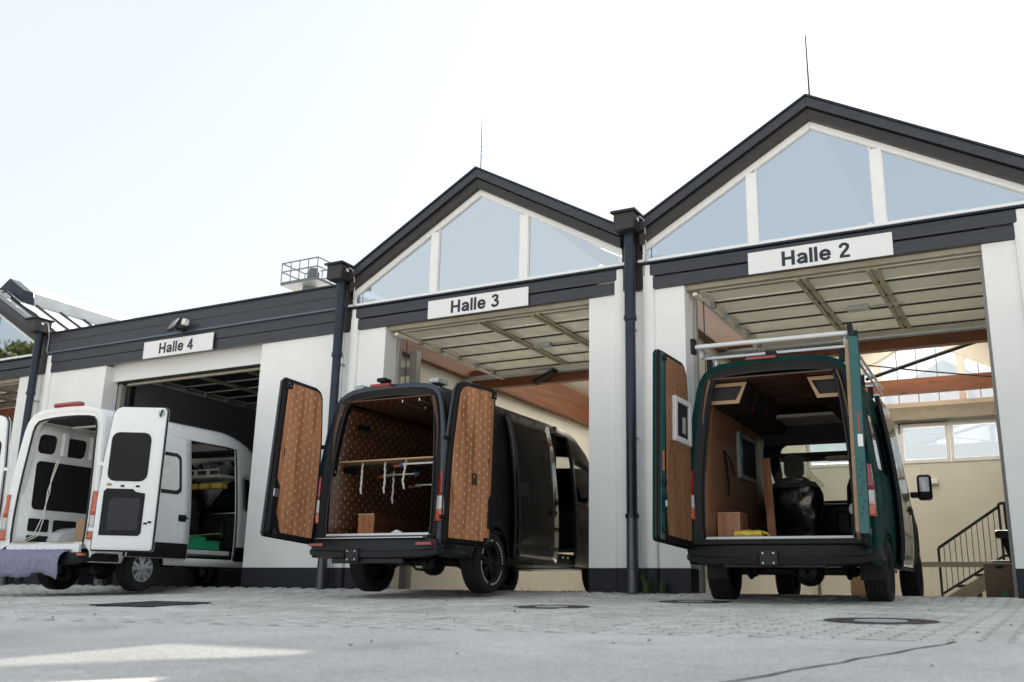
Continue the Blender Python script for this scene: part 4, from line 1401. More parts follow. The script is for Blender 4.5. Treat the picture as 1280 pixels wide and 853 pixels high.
        MB().tube([(-.30, .62, .44), (-.32, 1.0, .40), (-.36, s.ro + .7, .42), (-.2, s.ro + 1.8, .43)], .04, 8).build('exhaust_pipe', 'black_steel', s.t, world=False, smooth=True)
        MB().tube([(-.05, s.ro - .2, z + .12), (.0, s.ro - .38, z - .02), (.12, s.ro - .42, z - .10), (.22, s.ro - .25, z - .11)], .018, 6).build('hose', 'rubber', s.t, world=False, smooth=True)
    def wheels(s, style, white_letters=False):
        for nm, y in (('r', s.ro), ('f', s.ro + s.wb)):
            for sg in (-1, 1):
                r_, x = s.wr, .865
                w2 = .125
                c_ = (sg * x, y, r_)
                rim_r = r_ * .63
                hub = MB()
                mt = 'rim_black' if style == 'black' else 'rim_silver'
                hub.lathe([(rim_r, -w2 * .8), (rim_r, w2 * .72), (rim_r - .02, w2 * .74), (rim_r - .035, w2 * .45), (rim_r - .05, w2 * .1), (.06, w2 * .05)], c_, (sg, 0, 0), 40)
                for k in range(10):
                    a = k * math.pi / 5 + (0 if k % 2 else .18)
                    u = Vector((0, math.cos(a), math.sin(a)))
                    p0 = Vector(c_) + u * .05 + Vector((sg * w2 * .55, 0, 0))
                    p1 = Vector(c_) + u * (rim_r - .02) + Vector((sg * w2 * .52, 0, 0))
                    hub.beam(p0, p1, .045, .03, up=(1, 0, 0))
                hub.lathe([(.001, w2 * .75), (.055, w2 * .72), (.075, w2 * .45), (.075, 0)], c_, (sg, 0, 0), 20)
                o = hub.build('wheel', mt, s.t, world=False, smooth=True)
                MB().lathe([(rim_r - .06, -w2 * .1), (.09, -w2 * .1)], c_, (sg, 0, 0), 24).build('brake_disc', 'black_steel', o, world=False)
                ty = MB()
                prof = [(rim_r - .01, -w2 * .8), (rim_r + .03, -w2 * .98), (r_ * .86, -w2 * 1.04), (r_ * .965, -w2 * .92)]
                for q in (-.72, -.36, 0, .36):
                    prof += [(r_, w2 * (q - .10)), (r_, w2 * (q + .20)), (r_ - .012, w2 * (q + .215)), (r_ - .012, w2 * (q + .245))]
                prof += [(r_, w2 * .72), (r_ * .965, w2 * .92), (r_ * .86, w2 * 1.04), (rim_r + .03, w2 * .98), (rim_r - .01, w2 * .74)]
                ty.lathe(prof, c_, (sg, 0, 0), 56)
                tyre = ty.build('tyre', 'rubber', o, world=False, smooth=True, angle=40)
                if white_letters:
                    l_ = MB()
                    for k in range(44):
                        if k % 11 in (9, 10): continue
                        a = k * 2 * math.pi / 44
                        for q in (0, 1):
                            pass
                        rr = rim_r + .020
                        vs = [Vector(c_) + Vector((sg * (w2 * .985 + .004), rad * math.cos(a + d), rad * math.sin(a + d))) for rad, d in ((rr, -.05), (rr, .05), (rr + .020, .045), (rr + .020, -.045))]
                        l_.add(vs, [(0, 1, 2, 3)])
                    l_.build('tyre_lettering', 'white_strap', o, world=False)
    def bumper(s, mt, z0=.40, z1=.60, top='grey_plastic'):
        path = [(-1.0, .62), (-1.005, .30), (-.985, .16), (-.93, .06), (-.80, .01), (-.4, -.015), (0, -.02), (.4, -.015), (.80, .01), (.93, .06), (.985, .16), (1.005, .30), (1.0, .62)]
        prof = [(-.06, z0), (.012, z0 + .015), (.02, z0 + .08), (0, z0 + .10), (0, z1 - .045), (-.012, z1 - .01), (-.05, z1), (-.16, z1 + .004)]
        rows = []
        for o, z in prof:
            row = []
            for i, (x, y) in enumerate(path):
                a = Vector(path[max(i - 1, 0)])
                c_ = Vector(path[min(i + 1, len(path) - 1)])
                d = (c_ - a).normalized()
                nn = Vector((d.y, -d.x))
                row.append((x + nn.x * o, y + nn.y * o, z + (.06 * clamp((abs(x) - .55) / .45) ** 2 * clamp((z1 - z) / (z1 - z0)))))
            rows.append(row)
        b = MB().grid(rows)
        o = b.build('rear_bumper', mt, s.t, world=False, smooth=True, angle=30, solid=.01)
        return o
    def lamps(s, z0, z1, mts=('lamp_red', 'lamp_clear', 'lamp_orange')):
        for sg in (-1, 1):
            g = MB()
            zz = [z0, z0 + (z1 - z0) * .22, z0 + (z1 - z0) * .5, z1]
            o = None
            for k in range(3):
                b = MB()
                rows = []
                for i in range(5):
                    z = zz[k] + .002 + (zz[k + 1] - zz[k] - .004) * i / 4
                    l = s.half(z)
                    y = s.lean_y(z)
                    taper = 1 - .3 * ((z - z0) / (z1 - z0))
                    rows.append([(sg * (l - .125 * taper), y - .02, z), (sg * (l - .05), y - .04, z), (sg * (l + .002), y - .015, z), (sg * (l + .008), y + .04, z), (sg * (l + .006), y + .12 * taper, z)])
                b.grid(rows)
                m_ = mts[{0: 2, 1: 1, 2: 0}[k]]
                if o is None:
                    o = b.build('tail_lamp', m_, s.t, world=False, smooth=True, solid=.012)
                else:
                    b.build('lens', m_, o, world=False, smooth=True, solid=.012)
    def door_frame(s, sg, ang, hx=.965, gap=.02, lk=1.0):
        c_, sn = math.cos(R(ang)), math.sin(R(ang))
        al = lk * math.atan(s.lean * .8 / (s.H - .9))
        tilt = Matrix.Rotation(-al, 3, 'X')
        d = tilt @ Vector((-sg * c_, -sn, 0))
        n = tilt @ Vector((sg * sn, -c_, 0))
        zl = tilt @ Vector((0, 0, 1))
        o = Vector((sg * hx, .10 - gap, .56))
        return lambda u, v, w_: o + d * u + n * w_ + zl * v
    def rear_door(s, sg, ang, w=.80, z1=None, curve=.13, mt=None, label=None, hx=.965, lk=1.0):
        # returns the part and a function placing door coordinates (u along width, v up, w outward)
        z1 = z1 or s.H - .04
        hgt = z1 - .56
        P = s.door_frame(sg, ang, hx, lk=lk)
        pts = [(0, 0), (w - .03, 0), (w, .03), (w, hgt - .05), (w - .04, hgt)]
        hinge = [(curve + .10, hgt - .004), (curve + .03, hgt - .035), (curve - .015, hgt - .11), (curve * .55, hgt - .42), (curve * .22, hgt - .78), (.01, hgt - 1.15), (0, hgt - 1.4)]
        out = pts + hinge
        b = MB()
        b.prism(out, lambda u, v, q: P(u, v, q), .0, .03)
        cx, cy = w / 2 + .03, hgt / 2
        ins = lambda k: [(cx + (u - cx) * (1 - k / (w / 2)), cy + (v - cy) * (1 - k / (hgt / 2))) for u, v in out]
        b2 = MB()
        i1, i2 = ins(.018), ins(.055)
        n = len(out)
        b2.add([P(u, v, .0) for u, v in i1] + [P(u, v, -.055) for u, v in i1] + [P(u, v, -.062) for u, v in i2], [(i, (i + 1) % n, (i + 1) % n + n, i + n) for i in range(n)] + [(i + n, (i + 1) % n + n, (i + 1) % n + 2 * n, i + 2 * n) for i in range(n)] + [tuple(range(2 * n, 3 * n))])
        o = b.build('rear_door', mt or s.body, s.t, world=False, bevel=.008, label=label)
        b2.build('inner_frame', s.jamb, o, world=False)
        MB().tube([P(u, v, -.012) for u, v in ins(.006)] + [P(*ins(.006)[0], -.012)], .011, 6).build('door_seal', 'seal_rubber', o, world=False)
        # hinge arms
        for v in (.30, 1.25):
            MB().beam(P(-.06, v, -.05), P(.05, v, -.03), .03, .05).build('hinge', s.jamb, o, world=False)
        return o, P, ins, hgt, w
    def slide_door(s, back, off=.075, mt=None):
        y0, y1, z0, z1 = s.hole
        o = s.patch(1, y0 - back, y1 - back, z0 - .02, z1 + .02, off, mt or s.body, 'sliding_door', n=22, solid=.05, rim='black_plastic')
        m_ = y1 - back - .16
        p = s.pt(1, m_, 1.14, off)
        h = MB().box(p.x - .01, p.x + .035, m_ - .11, m_ + .07, 1.12, 1.16).box(p.x - .01, p.x + .012, m_ - .10, m_ + .06, 1.08, 1.19)
        h.build('door_handle', 'black_plastic', o, world=False, bevel=.012)
        return o
    def mirror(s):
        for sg in (-1, 1):
            y = s.L - 1.55
            p = s.pt(sg, y, 1.40, 0)
            b = MB().box(*sorted((p.x, p.x + sg * .12)), y - .06, y + .06, 1.42, 1.50)
            o = b.build('wing_mirror', 'black_plastic', s.t, world=False, bevel=.02)
            x0, x1 = sorted((p.x + sg * .10, p.x + sg * .29))
            MB().box(x0, x1, y - .08, y + .05, 1.38, 1.74).build('mirror_housing', 'black_plastic', o, world=False, bevel=.045, seg=3)
            MB().box(x0 + .03, x1 - .03, y - .084, y - .081, 1.50, 1.70).build('mirror_glass', 'chrome', o, world=False)
    def hitch(s, x=-.02, z=.42):
        o = MB().box(-.55, .50, .0, .06, z - .075, z - .015).build('tow_bar', 'grey_plastic', s.t, world=False, bevel=.006)
        MB().box(x - .10, x + .09, -.06, .098, z - .06, z + .10).build('hitch_plate', 'black_steel', o, world=False, bevel=.012)
        for dx in (-.06, .05):
            for dz in (-.03, .07):
                MB().lathe([(.001, .014), (.011, .014), (.012, 0)], (x + dx, -.06, z + dz), (0, -1, 0), 10).build('bolt', 'steel', o, world=False)
        MB().tube([(x - .16, .06, z + .02), (x - .16, -.05, z + .02)], .04, 12).build('socket', 'black_plastic', o, world=False)
        return o
    def seats(s, y, xs, wrapped=None):
        for i, x in enumerate(xs):
            b = MB()
            rows = []
            for z, wd, d, yy in ((.95, .24, .06, .0), (1.0, .26, .08, -.02), (1.25, .265, .085, -.05), (1.50, .25, .075, -.09), (1.62, .20, .06, -.11), (1.655, .13, .03, -.115)):
                rows.append([(x + wd * math.cos(a) * (1 if abs(math.cos(a)) < .9 else .97), y + yy + d * math.sin(a), z) for a in [2 * math.pi * k / 20 for k in range(20)]])
            b.grid(rows, closed=True)
            o = b.build('seat', 'plastic_wrap' if i == wrapped else 'seat_fabric', s.t, world=False, smooth=True)
            b = MB()
            rows = []
            for z, wd, d in ((1.66, .11, .035), (1.70, .135, .14), (1.82, .14, .14), (1.92, .11, .12), (1.945, .06, .08)):
                rows.append([(x + wd * math.cos(a), y - .12 + d * math.sin(a), z) for a in [2 * math.pi * k / 16 for k in range(16)]])
            b.grid(rows, closed=True)
            b.build('headrest', 'seat_fabric', o, world=False, smooth=True)
            MB().box(x - .25, x + .25, y, y + .5, .72, .97).build('seat_base', 'seat_fabric', o, world=False, bevel=.05)
            if i == wrapped:
                b = MB()
                n = 24
                rows = []
                for z, wd, d, yy in ((.70, .30, .12, .0), (.80, .32, .13, .0), (.92, .33, .12, -.02), (1.05, .35, .14, -.03), (1.18, .355, .12, -.05), (1.3, .365, .14, -.07), (1.42, .36, .13, -.09), (1.50, .34, .12, -.11), (1.56, .29, .09, -.11), (1.59, .18, .06, -.11), (1.60, .05, .03, -.11)):
                    rows.append([(x + (wd + .012 * math.sin(k * 1.7 + z * 15)) * math.copysign(abs(math.cos(a)) ** .5, math.cos(a)), y + yy + (d + .03 * math.sin(k * 1.3 + z * 21) * math.sin(k * .7 + z * 9)) * math.sin(a), z + .02 * math.sin(k * 3.1)) for k, a in [(k, 2 * math.pi * k / n) for k in range(n)]])
                b.grid(rows, closed=True)
                b.build('plastic_cover', 'plastic_wrap', o, world=False, smooth=True)
                b = MB()
                rows = []
                for z, wd, d in ((1.50, .40, .17), (1.58, .36, .17), (1.64, .28, .17), (1.74, .22, .17), (1.86, .19, .16), (1.95, .14, .13), (1.985, .06, .06)):
                    rows.append([(x + (wd + .016 * math.sin(k * 2.3 + z * 20)) * math.cos(a), y - .12 + (d + .01 * math.sin(k * 1.7)) * math.sin(a), z) for k, a in [(k, 2 * math.pi * k / n) for k in range(n)]])
                b.grid(rows, closed=True)
                b.build('clear_cover', 'clear_film', o, world=False, smooth=True)
    def dash(s):
        y = s.L - 1.75
        o = MB().box(-.85, .85, y, y + .55, .70, 1.36).build('dashboard', 'black_plastic', s.t, world=False, bevel=.06, seg=3)
        MB().lathe([(.17, -.015), (.185, 0), (.17, .015), (.155, 0)], (-.42, y - .14, 1.24), (0, -.8, .6), 24, True).build('steering_wheel', 'black_plastic', o, world=False, smooth=True)
        MB().box(-.02, .30, y - .06, y + .05, .9, 1.24).build('centre_console', 'black_plastic', o, world=False, bevel=.03)
    def bulkhead_roof(s, y0, y1, mt):
        MB().box(-.68, .68, y0, y1, 1.93, 1.985).build('overhead_shelf', mt, s.t, world=False, bevel=.02)

def side_lining(v, sg, y0, y1, mt, name, off=.115, z0=.672, z1=None, n=12):
    z1 = z1 or v.H - .22
    b = MB()
    rows = []
    for k in range(n + 1):
        z = z0 + (z1 - z0) * k / n
        rows.append([Vector((sg * min(v.half(z) - off, .80 - .0), y0 + (y1 - y0) * i / 6, z)) for i in range(7)])
    b.grid(rows)
    return b.build(name, mt, v.t, world=False, smooth=True, solid=.012)

def slots(rows, parent, mt, wd=.0040, ht=.016):
    # rows: list of (position, axis along the slot, axis across, normal)
    b = MB()
    for p, a, c_, n in rows:
        p, a, c_, n = Vector(p), Vector(a), Vector(c_), Vector(n)
        q = p + n * .0025
        b.add([q - a * ht - c_ * wd, q - a * ht * .0 - c_ * wd * 1.4, q + a * ht - c_ * wd, q + a * ht + c_ * wd, q + c_ * wd * 1.4, q - a * ht + c_ * wd], [(0, 1, 2, 3, 4, 5)])
    return b.build('lashing_slots', mt, parent, world=False, fixn=False, kind='stuff')

def door_slots(P, ins, poly, w, hgt, parent, mt, wn=-.088, dx=.15, dz=.056):
    def inside(u, v):
        c_ = False
        n = len(poly)
        for i in range(n):
            (x0, y0), (x1, y1) = poly[i], poly[(i + 1) % n]
            if (y0 > v) != (y1 > v) and u < (x1 - x0) * (v - y0) / (y1 - y0) + x0: c_ = not c_
        return c_
    L_ = []
    k = 0
    v = .10
    while v < hgt:
        u = .06 + (dx / 2 if k % 2 else 0)
        while u < w:
            if inside(u, v) and inside(u - .035, v) and inside(u + .035, v) and inside(u, v + .04):
                p = P(u, v, wn)
                L_.append((p, (P(u, v + 1, wn) - p), (P(u + 1, v, wn) - p), (P(u, v, wn - 1) - p)))
            u += dx
        v += dz
        k += 1
    return slots(L_, parent, mt)

# ---- black van in Halle 3
B = Van('black high roofed van with slotted walnut panels inside its open rear doors', (2.555, -2.45, -.076), R(.6), .010, 2.60, 5.93, 1.30, 3.665, .385, .17, 'paint_black', 'black_plastic', (2.55, 3.85, .45, 2.36), 1.52)
B.shell(); B.rear_frame(); B.under(); B.wheels('black', True); B.mirror(); B.seats(3.75, (-.45, .42)); B.dash()
bo = B.bumper('grey_plastic', .38, .62)
MB().box(-.80, .80, -.035, .10, .622, .632).build('step_edge', 'alu', bo, world=False)
for x in (-.86, .86):
    MB().box(x * .93 - .11, x * .93 + .11, -.02, .05, .535, .572).build('reflector', 'lamp_red', bo, world=False, bevel=.004)
B.hitch(-.20, .40)
B.lamps(.82, 1.42)
B.floor(3.6, 'van_walnut_shaded', 'alu_white')
MB().box(-.77, .77, .10, .134, .60, .655).build('sill_panel', 'paint_slate', B.t, world=False)
MB().prism([(-.06, .695), (.10, .695), (.02, .73)], lambda u, z, d: (u + .28, d, z), .135, .19).build('striker_plate', 'alu_white', B.t, world=False)
lw = side_lining(B, -1, .20, 3.55, 'van_walnut_shaded', 'wall_lining')
side_lining(B, 1, .20, 2.48, 'van_walnut_shaded', 'wall_lining')
cl = MB().box(-.66, .66, .24, 3.55, B.H - .215, B.H - .20).build('ceiling_lining', 'van_walnut_shaded', B.t, world=False)
L_ = []
for k in range(26):
    z = .74 + k * .0625
    for i in range(21):
        y = .26 + i * .155 + (.078 if k % 2 else 0)
        if z > B.H - .28: continue
        x = -min(B.half(z) - .115, .80) + .003
        L_.append(((x + .012, y, z), (0, 0, 1), (0, 1, 0), (1, 0, 0)))
slots(L_, lw, 'slot_pale')
L_ = []
for k in range(20):
    for i in range(21):
        L_.append(((-.58 + k * .0625, .28 + i * .155 + (.078 if k % 2 else 0), B.H - .216), (0, 1, 0), (1, 0, 0), (0, 0, -1)))
slots(L_, cl, 'slot_pale')
for x, ya, yb in ((.18, .32, .85), (.45, .3, .8)):
    MB().tube([(x, ya, B.H - .225), (x, ya, B.H - .25), (x, yb, B.H - .25), (x, yb, B.H - .225)], .009, 6).build('ceiling_rail', 'alu', B.t, world=False, smooth=True)
for dz, yy in ((1.50, .42), (2.10, .62)):
    s_ = MB().box(-.785 if dz < 2 else -.735, -.77 if dz < 2 else -.72, yy, yy + .26, dz, dz + .07).build('socket_strip', 'black_plastic', B.t, world=False)
MB().box(-.78, .78, 3.55, 3.60, .67, 2.5).build('bulkhead', 'dark_panel', B.t, world=False)
MB().box(-.7, .7, 3.62, 4.3, 2.28, 2.31).build('cab_shade_panel', 'dark_panel', B.t, world=False)  # dark panel added to hide the bright view through the cab
for x in (.985,):
    MB().box(.90, .96, 2.5, 3.9, .46, .50).build('door_step', 'black_plastic', B.t, world=False)
B.patch(-1, 3.62, 4.75, .5, 2.35, -.07, 'black_plastic', 'cab_shade_liner')  # opaque dark sheet added over the left cab side to block a bright gap
sd = B.slide_door(.76, mt='paint_black_gloss')
# swage lines and panel outline on the sliding door
y0, y1 = 2.55 - .76, 3.85 - .76
for z in (.88, .60):
    B.patch(1, y0 + .01, y1 - .01, z, z + .05, .082, 'paint_black', 'swage_line', sd, n=3)
pl = MB()
pts = [(y0 + .35, 1.2), (y1 - .10, 1.2), (y1 - .06, 1.26), (y1 - .12, 2.12), (y1 - .18, 2.17), (y0 + .70, 2.17), (y0 + .64, 2.1), (y0 + .40, 1.26)]
pl.tube([B.pt(1, a, b_, .077) for a, b_ in pts + pts[:1]], .005, 4)
pl.build('panel_crease', 'seal_rubber', sd, world=False)
p = B.pt(1, y0 + .15, 1.36, .08)
MB().box(p.x - .01, p.x + .008, y0 + .04, y0 + .34, 1.28, 1.46).build('fuel_flap', 'dark_panel', sd, world=False, bevel=.006)
for yy in (3.45, 3.62):
    MB().box(.955, .962, yy, yy + .05, .52, .55).build('step_light', 'lamp_white', B.t, world=False)
for x in (-.55, .62):
    MB().box(x - .07, x + .07, .35, .6, B.H - .03, B.H + .04).build('roof_rail_foot', 'galvanised', B.t, world=False, bevel=.02)
MB().box(-.26, .04, .20, .34, B.H - .045, B.H - .005).build('third_brake_light', 'lamp_red', B.t, world=False, bevel=.01)
MB().box(-.12, .02, .14, .30, B.H + .0, B.H + .055).build('reversing_camera', 'black_plastic', B.t, world=False, bevel=.02)

def walnut_door(v, sg, ang, lab, pocket, mir):
    o, P, ins, hgt, w = v.rear_door(sg, ang, label=lab, mt='paint_slate', lk=1.0 if sg < 0 else .35)
    b = ins(.065)
    poly = list(b)
    # panel with a stepped lower free corner as in the photo
    if pocket:
        poly = [b[0], (w - .07, b[0][1]), (w - .07, b[3][1]), (w - .10, b[4][1])] + b[5:]
    else:
        poly = [b[0], (w - .22, b[0][1]), (w - .13, .30), (w - .13, .62), (w - .075, .70), (w - .07, b[3][1]), (w - .10, b[4][1])] + b[5:]
    f = lambda u, v_, q: P(u, v_, q)
    pn = MB().prism(poly, f, -.066, -.084).build('wood_panel', 'van_walnut', o, world=False, bevel=.002)
    door_slots(P, ins, poly, w, hgt, pn, 'slot_pale', wn=-.0855)
    for (u, vv) in ((w - .065, hgt - .10), (w - .12, .06)):
        MB().add([P(u + a, vv + c_, q) for q in (-.063, -.10) for a, c_ in ((-.05, -.05), (.03, -.05), (.03, .05), (-.05, .05))], [(0, 1, 2, 3), (4, 7, 6, 5), (0, 4, 5, 1), (1, 5, 6, 2), (2, 6, 7, 3), (3, 7, 4, 0)]).build('latch', 'black_plastic', o, world=False, bevel=.008)
        for k in (-1, 1):
            MB().tube([P(u + .012 * k, vv + .015 * k, -.099), P(u + .012 * k, vv + .015 * k, -.106)], .009, 8).build('latch_screw', 'steel', o, world=False)
    MB().prism([(w - .13, .98), (w - .118, .98), (w - .118, 1.10), (w - .13, 1.10)], f, -.0845, -.087).build('groove', 'seal_rubber', o, world=False)
    if pocket:
        MB().prism([(w - .40, .72), (w - .32, .72), (w - .32, .87), (w - .40, .87)], f, -.0845, -.088).build('finger_hole', 'slot_dark', o, world=False)
        MB().prism([(w - .115, .22), (w + .0, .22), (w + .0, .60), (w - .08, .64), (w - .115, .58)], f, -.060, -.10).build('pull_handle', 'black_plastic', o, world=False, bevel=.015)
    else:
        MB().prism([(w - .07, .06), (w - .02, .06), (w - .015, .70), (w - .05, .72), (w - .09, .30)], f, -.055, -.09).build('inner_handle', 'black_plastic', o, world=False, bevel=.012)
        MB().prism([(w - .10, .48), (w - .02, .48), (w - .02, .58), (w - .10, .58)], f, -.091, -.11).build('lever', 'steel', o, world=False, bevel=.008)
walnut_door(B, -1, 98, 'left rear door folded out beyond the van side', False, True)
walnut_door(B, 1, 254, 'right rear door folded right round against the van side', True, False)

vm = lambda v: Matrix.Translation(v.t.location) @ Euler(v.t.rotation_euler).to_matrix().to_4x4()
def in_van(v, name, x, y, z, lab, cat, group=None, rz=0):
    p = vm(v) @ Vector((x, y, z))
    o = empty(name, p, lab, cat, group, (v.t.rotation_euler[0], 0, v.t.rotation_euler[2] + rz))
    return o
# loads in the black van
t = in_van(B, 'wooden_box', -.38, .62, .674, 'low walnut box on the load floor of the black van', 'wooden box')
for nm, bx in (('front_panel', (-.11, .13, -.20, -.18, 0, .27)), ('side_panel', (-.11, -.092, -.178, .9, 0, .27)), ('side_panel', (.112, .13, -.178, .9, 0, .27)), ('lid', (-.115, .135, -.205, .9, .271, .287))):
    MB().box(*bx).build(nm, 'van_walnut' if nm == 'front_panel' else 'van_walnut_shaded', t, world=False, bevel=.002)
MB().box(-.116, .136, -.2062, -.2052, .272, .286).build('edge_band', 'pale_ply', t, world=False)
t = in_van(B, 'shelf_board', -.02, .55, 1.62, 'thin wooden board spanning the black van above the clamps', 'board')
MB().box(-.77, .75, -.20, .35, 0, .016).build('board', 'pale_ply', t, world=False)
t = in_van(B, 'clamp_rail', -.02, .60, 1.56, 'dark rail across the black van right under the wooden board', 'rail')
MB().box(-.77, .75, -.04, .0, 0, .04).build('rail', 'black_plastic', t, world=False, bevel=.004)
for i, (x0, x1, y, z, jx, lab) in enumerate([(.10, .76, .46, 1.575, .10, 'silver bar clamp with blue jaw nearest the opening at the right'), (-.42, .12, .85, 1.50, .08, 'bar clamp with blue jaw hanging in the middle of the black van'), (-.2, .75, 1.25, 1.40, .20, 'rear bar clamp with orange grip deepest in the black van')]):
    t = in_van(B, 'bar_clamp', x0, y, z, lab, 'clamp', 'bar clamps under the board in the black van')
    MB().box(0, x1 - x0, -.008, .008, -.011, .011).build('bar', 'steel', t, world=False)
    MB().box(jx - x0 - .02, jx - x0 + .03, -.02, .02, -.04, .025).build('jaw', 'blue_clamp', t, world=False, bevel=.008)
    MB().lathe([(.005, 0), (.016, .01), (.019, .05), (.015, .09), (.005, .10)], (-.11, 0, -.02), (1, 0, 0), 12).build('grip', 'orange_grip', t, world=False, smooth=True)
    MB().tube([(-.03, 0, -.02), (.1, 0, -.02)], .006, 6).build('spindle', 'steel', t, world=False)
spots = [(-.52, .50, 1.62, .40, .04, 'first white strap from the left under the board'), (-.30, .90, 1.55, .42, .05, 'second white strap from the left, hanging lowest'), (-.16, .50, 1.62, .40, .06, 'third white strap from the left beside the lowest one'),
         (.18, .46, 1.62, .36, .0, 'white strap hanging from the blue jawed clamp'), (.42, 1.2, 1.46, .40, -.02, 'thin white strap second from the right deep inside'), (.56, 1.2, 1.54, .38, -.05, 'rightmost thin white strap deep inside')]
for x, y, z, ln, sw, lab in spots:
    t = in_van(B, 'hanging_strap', x, y, z, lab + ' in the black van', 'strap', 'white straps hanging in the black van')
    pts = []
    for k in range(13):
        f = k / 12
        pts.append((sw * (f - .2) * (1 if f < .8 else .2) + .006 * math.sin(k * 2.0) - (.05 * f if f < .75 else .05 * .75 - .10 * (f - .75)), .004 * math.cos(k * 2.2), -ln * f))
    MB().tube(pts, [.013 + .004 * math.sin(k * 2.6) for k in range(13)], 6).build('strap', 'white_strap', t, world=False)

# ---- green van in Halle 2
G = Van('dark teal high roofed van with silver roof rack being fitted out under Halle 2', (7.306, -1.758, -.130), R(2.24), .021, 2.68, 5.99, 1.22, 3.64, .35, .16, 'paint_teal', 'black_plastic', (2.9, 4.15, .45, 2.40), 1.95)
G.shell(); G.rear_frame(); G.under(); G.wheels('black'); G.mirror(); G.dash()
G.seats(3.45, (-.40, .52), wrapped=0)
gb_ = G.bumper('black_plastic', .38, .60)
MB().box(-.9, .9, .02, .15, .601, .66).build('bumper_step', 'black_plastic', gb_, world=False, bevel=.01)
for x in (-.96, .93):
    MB().box(x - .035, x + .035, .015, .07, .69, .76).build('reflector', 'lamp_red' if x > 0 else 'lamp_orange', gb_, world=False, bevel=.006)
G.hitch(-.06, .44)
MB().box(-.80, .80, .085, .134, .60, .655).build('sill_panel', 'black_plastic', G.t, world=False)
G.lamps(.88, 1.42)
G.floor(3.2, 'van_oak', 'alu_white')
gl_ = side_lining(G, -1, .22, 3.2, 'van_oak', 'wall_lining')
side_lining(G, 1, .22, 2.7, 'van_oak', 'wall_lining')
MB().box(-.66, .66, .24, 3.1, G.H - .225, G.H - .21).build('ceiling_lining', 'van_walnut_shaded', G.t, world=False)
for k in range(6):
    MB().box(-.66, .66, .3 + k * .46, .304 + k * .46, G.H - .228, G.H - .224).build('ceiling_joint', 'slot_dark', G.t, world=False)
L_ = []
for k in range(12):
    z = .80 + k * .105
    for i in range(26):
        L_.append(((-min(G.half(z) - .115, .80) + .014, .3 + i * .105 + (.05 if k % 2 else 0), z), (0, 0, 1), (0, 1, 0), (1, 0, 0)))
slots(L_, gl_, 'slot_dark', .004, .018)
# overhead lockers
def locker(x0, x1, z0, z1, y0, n, mt, side):
    o = None
    for k in range(n):
        a, b_ = y0 + k * .62, y0 + (k + 1) * .62
        f = MB()
        sl = .10 * (1 if side < 0 else -1)
        def ring(y, th=.05):
            q = [(x0, z0), (x1 - (sl if side < 0 else 0), z0), (x1, z1), (x0, z1)] if side < 0 else [(x0 - sl, z0), (x1, z0), (x1, z1), (x0, z1)]
            cx, cz = sum(p[0] for p in q) / 4, sum(p[1] for p in q) / 4
            i_ = [(cx + (u - cx) * .80, cz + (v - cz) * .66) for u, v in q]
            for j in range(4):
                qa, qb, ib, ia = q[j], q[(j + 1) % 4], i_[(j + 1) % 4], i_[j]
                f.prism([qa, qb, ib, ia], lambda u, v, d: (u, d, v), y, y + .016)
            return q, i_
        q, i_ = ring(a)
        if o is None:
            o = f.build('overhead_locker', 'pale_ply', G.t, world=False)
        else:
            f.build('divider', 'van_walnut', o, world=False)
        for j in (0, 1):
            qa, qb = q[j], q[(j + 1) % 4]
            if side > 0 and j == 1: qa, qb = q[3], q[0]
            MB().prism([qa, qb, ((qb[0] + q[2][0]) / 2 * .02 + qb[0] * .98, qb[1] + .012), (qa[0], qa[1] + .012)], lambda u, v, d: (u, d, v), a + .018, b_ - .002).build('locker_panel', 'dark_panel', o, world=False)
        if k == 0:
            MB().prism(i_, lambda u, v, d: (u, d, v), a + .05, a + .06).build('locker_back', 'grey_felt', o, world=False)
locker(-.775, -.32, 2.20, 2.44, .42, 4, 'pale_ply', -1)
locker(.35, .76, 2.20, 2.44, .42, 3, 'pale_ply', 1)
MB().box(-.40, .70, 2.2, 2.9, 2.30, 2.34).build('roof_hatch_frame', 'grey_column', G.t, world=False)
MB().box(-.72, .72, 3.0, 3.05, 2.05, 2.46).build('cab_bulkhead', 'dark_panel', G.t, world=False)
G.bulkhead_roof(3.3, 3.95, 'dark_panel')
MB().box(.02, .34, 3.35, 3.6, 1.88, 1.932).build('roof_console', 'tan_trim', G.t, world=False, bevel=.015)
# window in the left wall
wf = MB()
ya, yb, za, zb = 1.72, 2.70, 1.50, 2.08
for bx in ((-.79, -.745, ya, ya + .07, za, zb), (-.79, -.745, yb - .05, yb, za, zb), (-.789, -.746, ya + .071, yb - .051, za, za + .05), (-.789, -.746, ya + .071, yb - .051, zb - .05, zb)):
    wf.box(*bx)
wo = wf.build('side_window', 'grey_column', G.t, world=False, bevel=.004)
MB().box(-.742, -.735, ya - .01, ya + .09, za, zb).build('blue_film', 'blue_film', wo, world=False)
MB().box(-.775, -.765, ya + .07, yb - .05, za + .05, zb - .05).build('window_pane', 'dark_panel', wo, world=False)
MB().tube([(-.755, .95, 1.75), (-.75, 1.05, 1.60), (-.752, 1.12, 1.35), (-.75, 1.1, 1.22)], .012, 6).build('wire_loop', 'black_plastic', G.t, world=False, smooth=True)
MB().tube([(-.755, 1.0, 1.74), (-.75, 1.25, 1.66), (-.752, 1.4, 1.5)], .009, 6).build('wire_loop', 'black_plastic', G.t, world=False, smooth=True)
t = in_van(G, 'wood_plank', -.50, 2.1, .676, 'brown timber plank leaning upright in front of the driver seat', 'plank')
MB().beam((-.02, .05, 1.1), (.06, -.15, 0), .10, .03, up=(0, 1, 0)).build('plank', 'van_walnut', t, world=False)
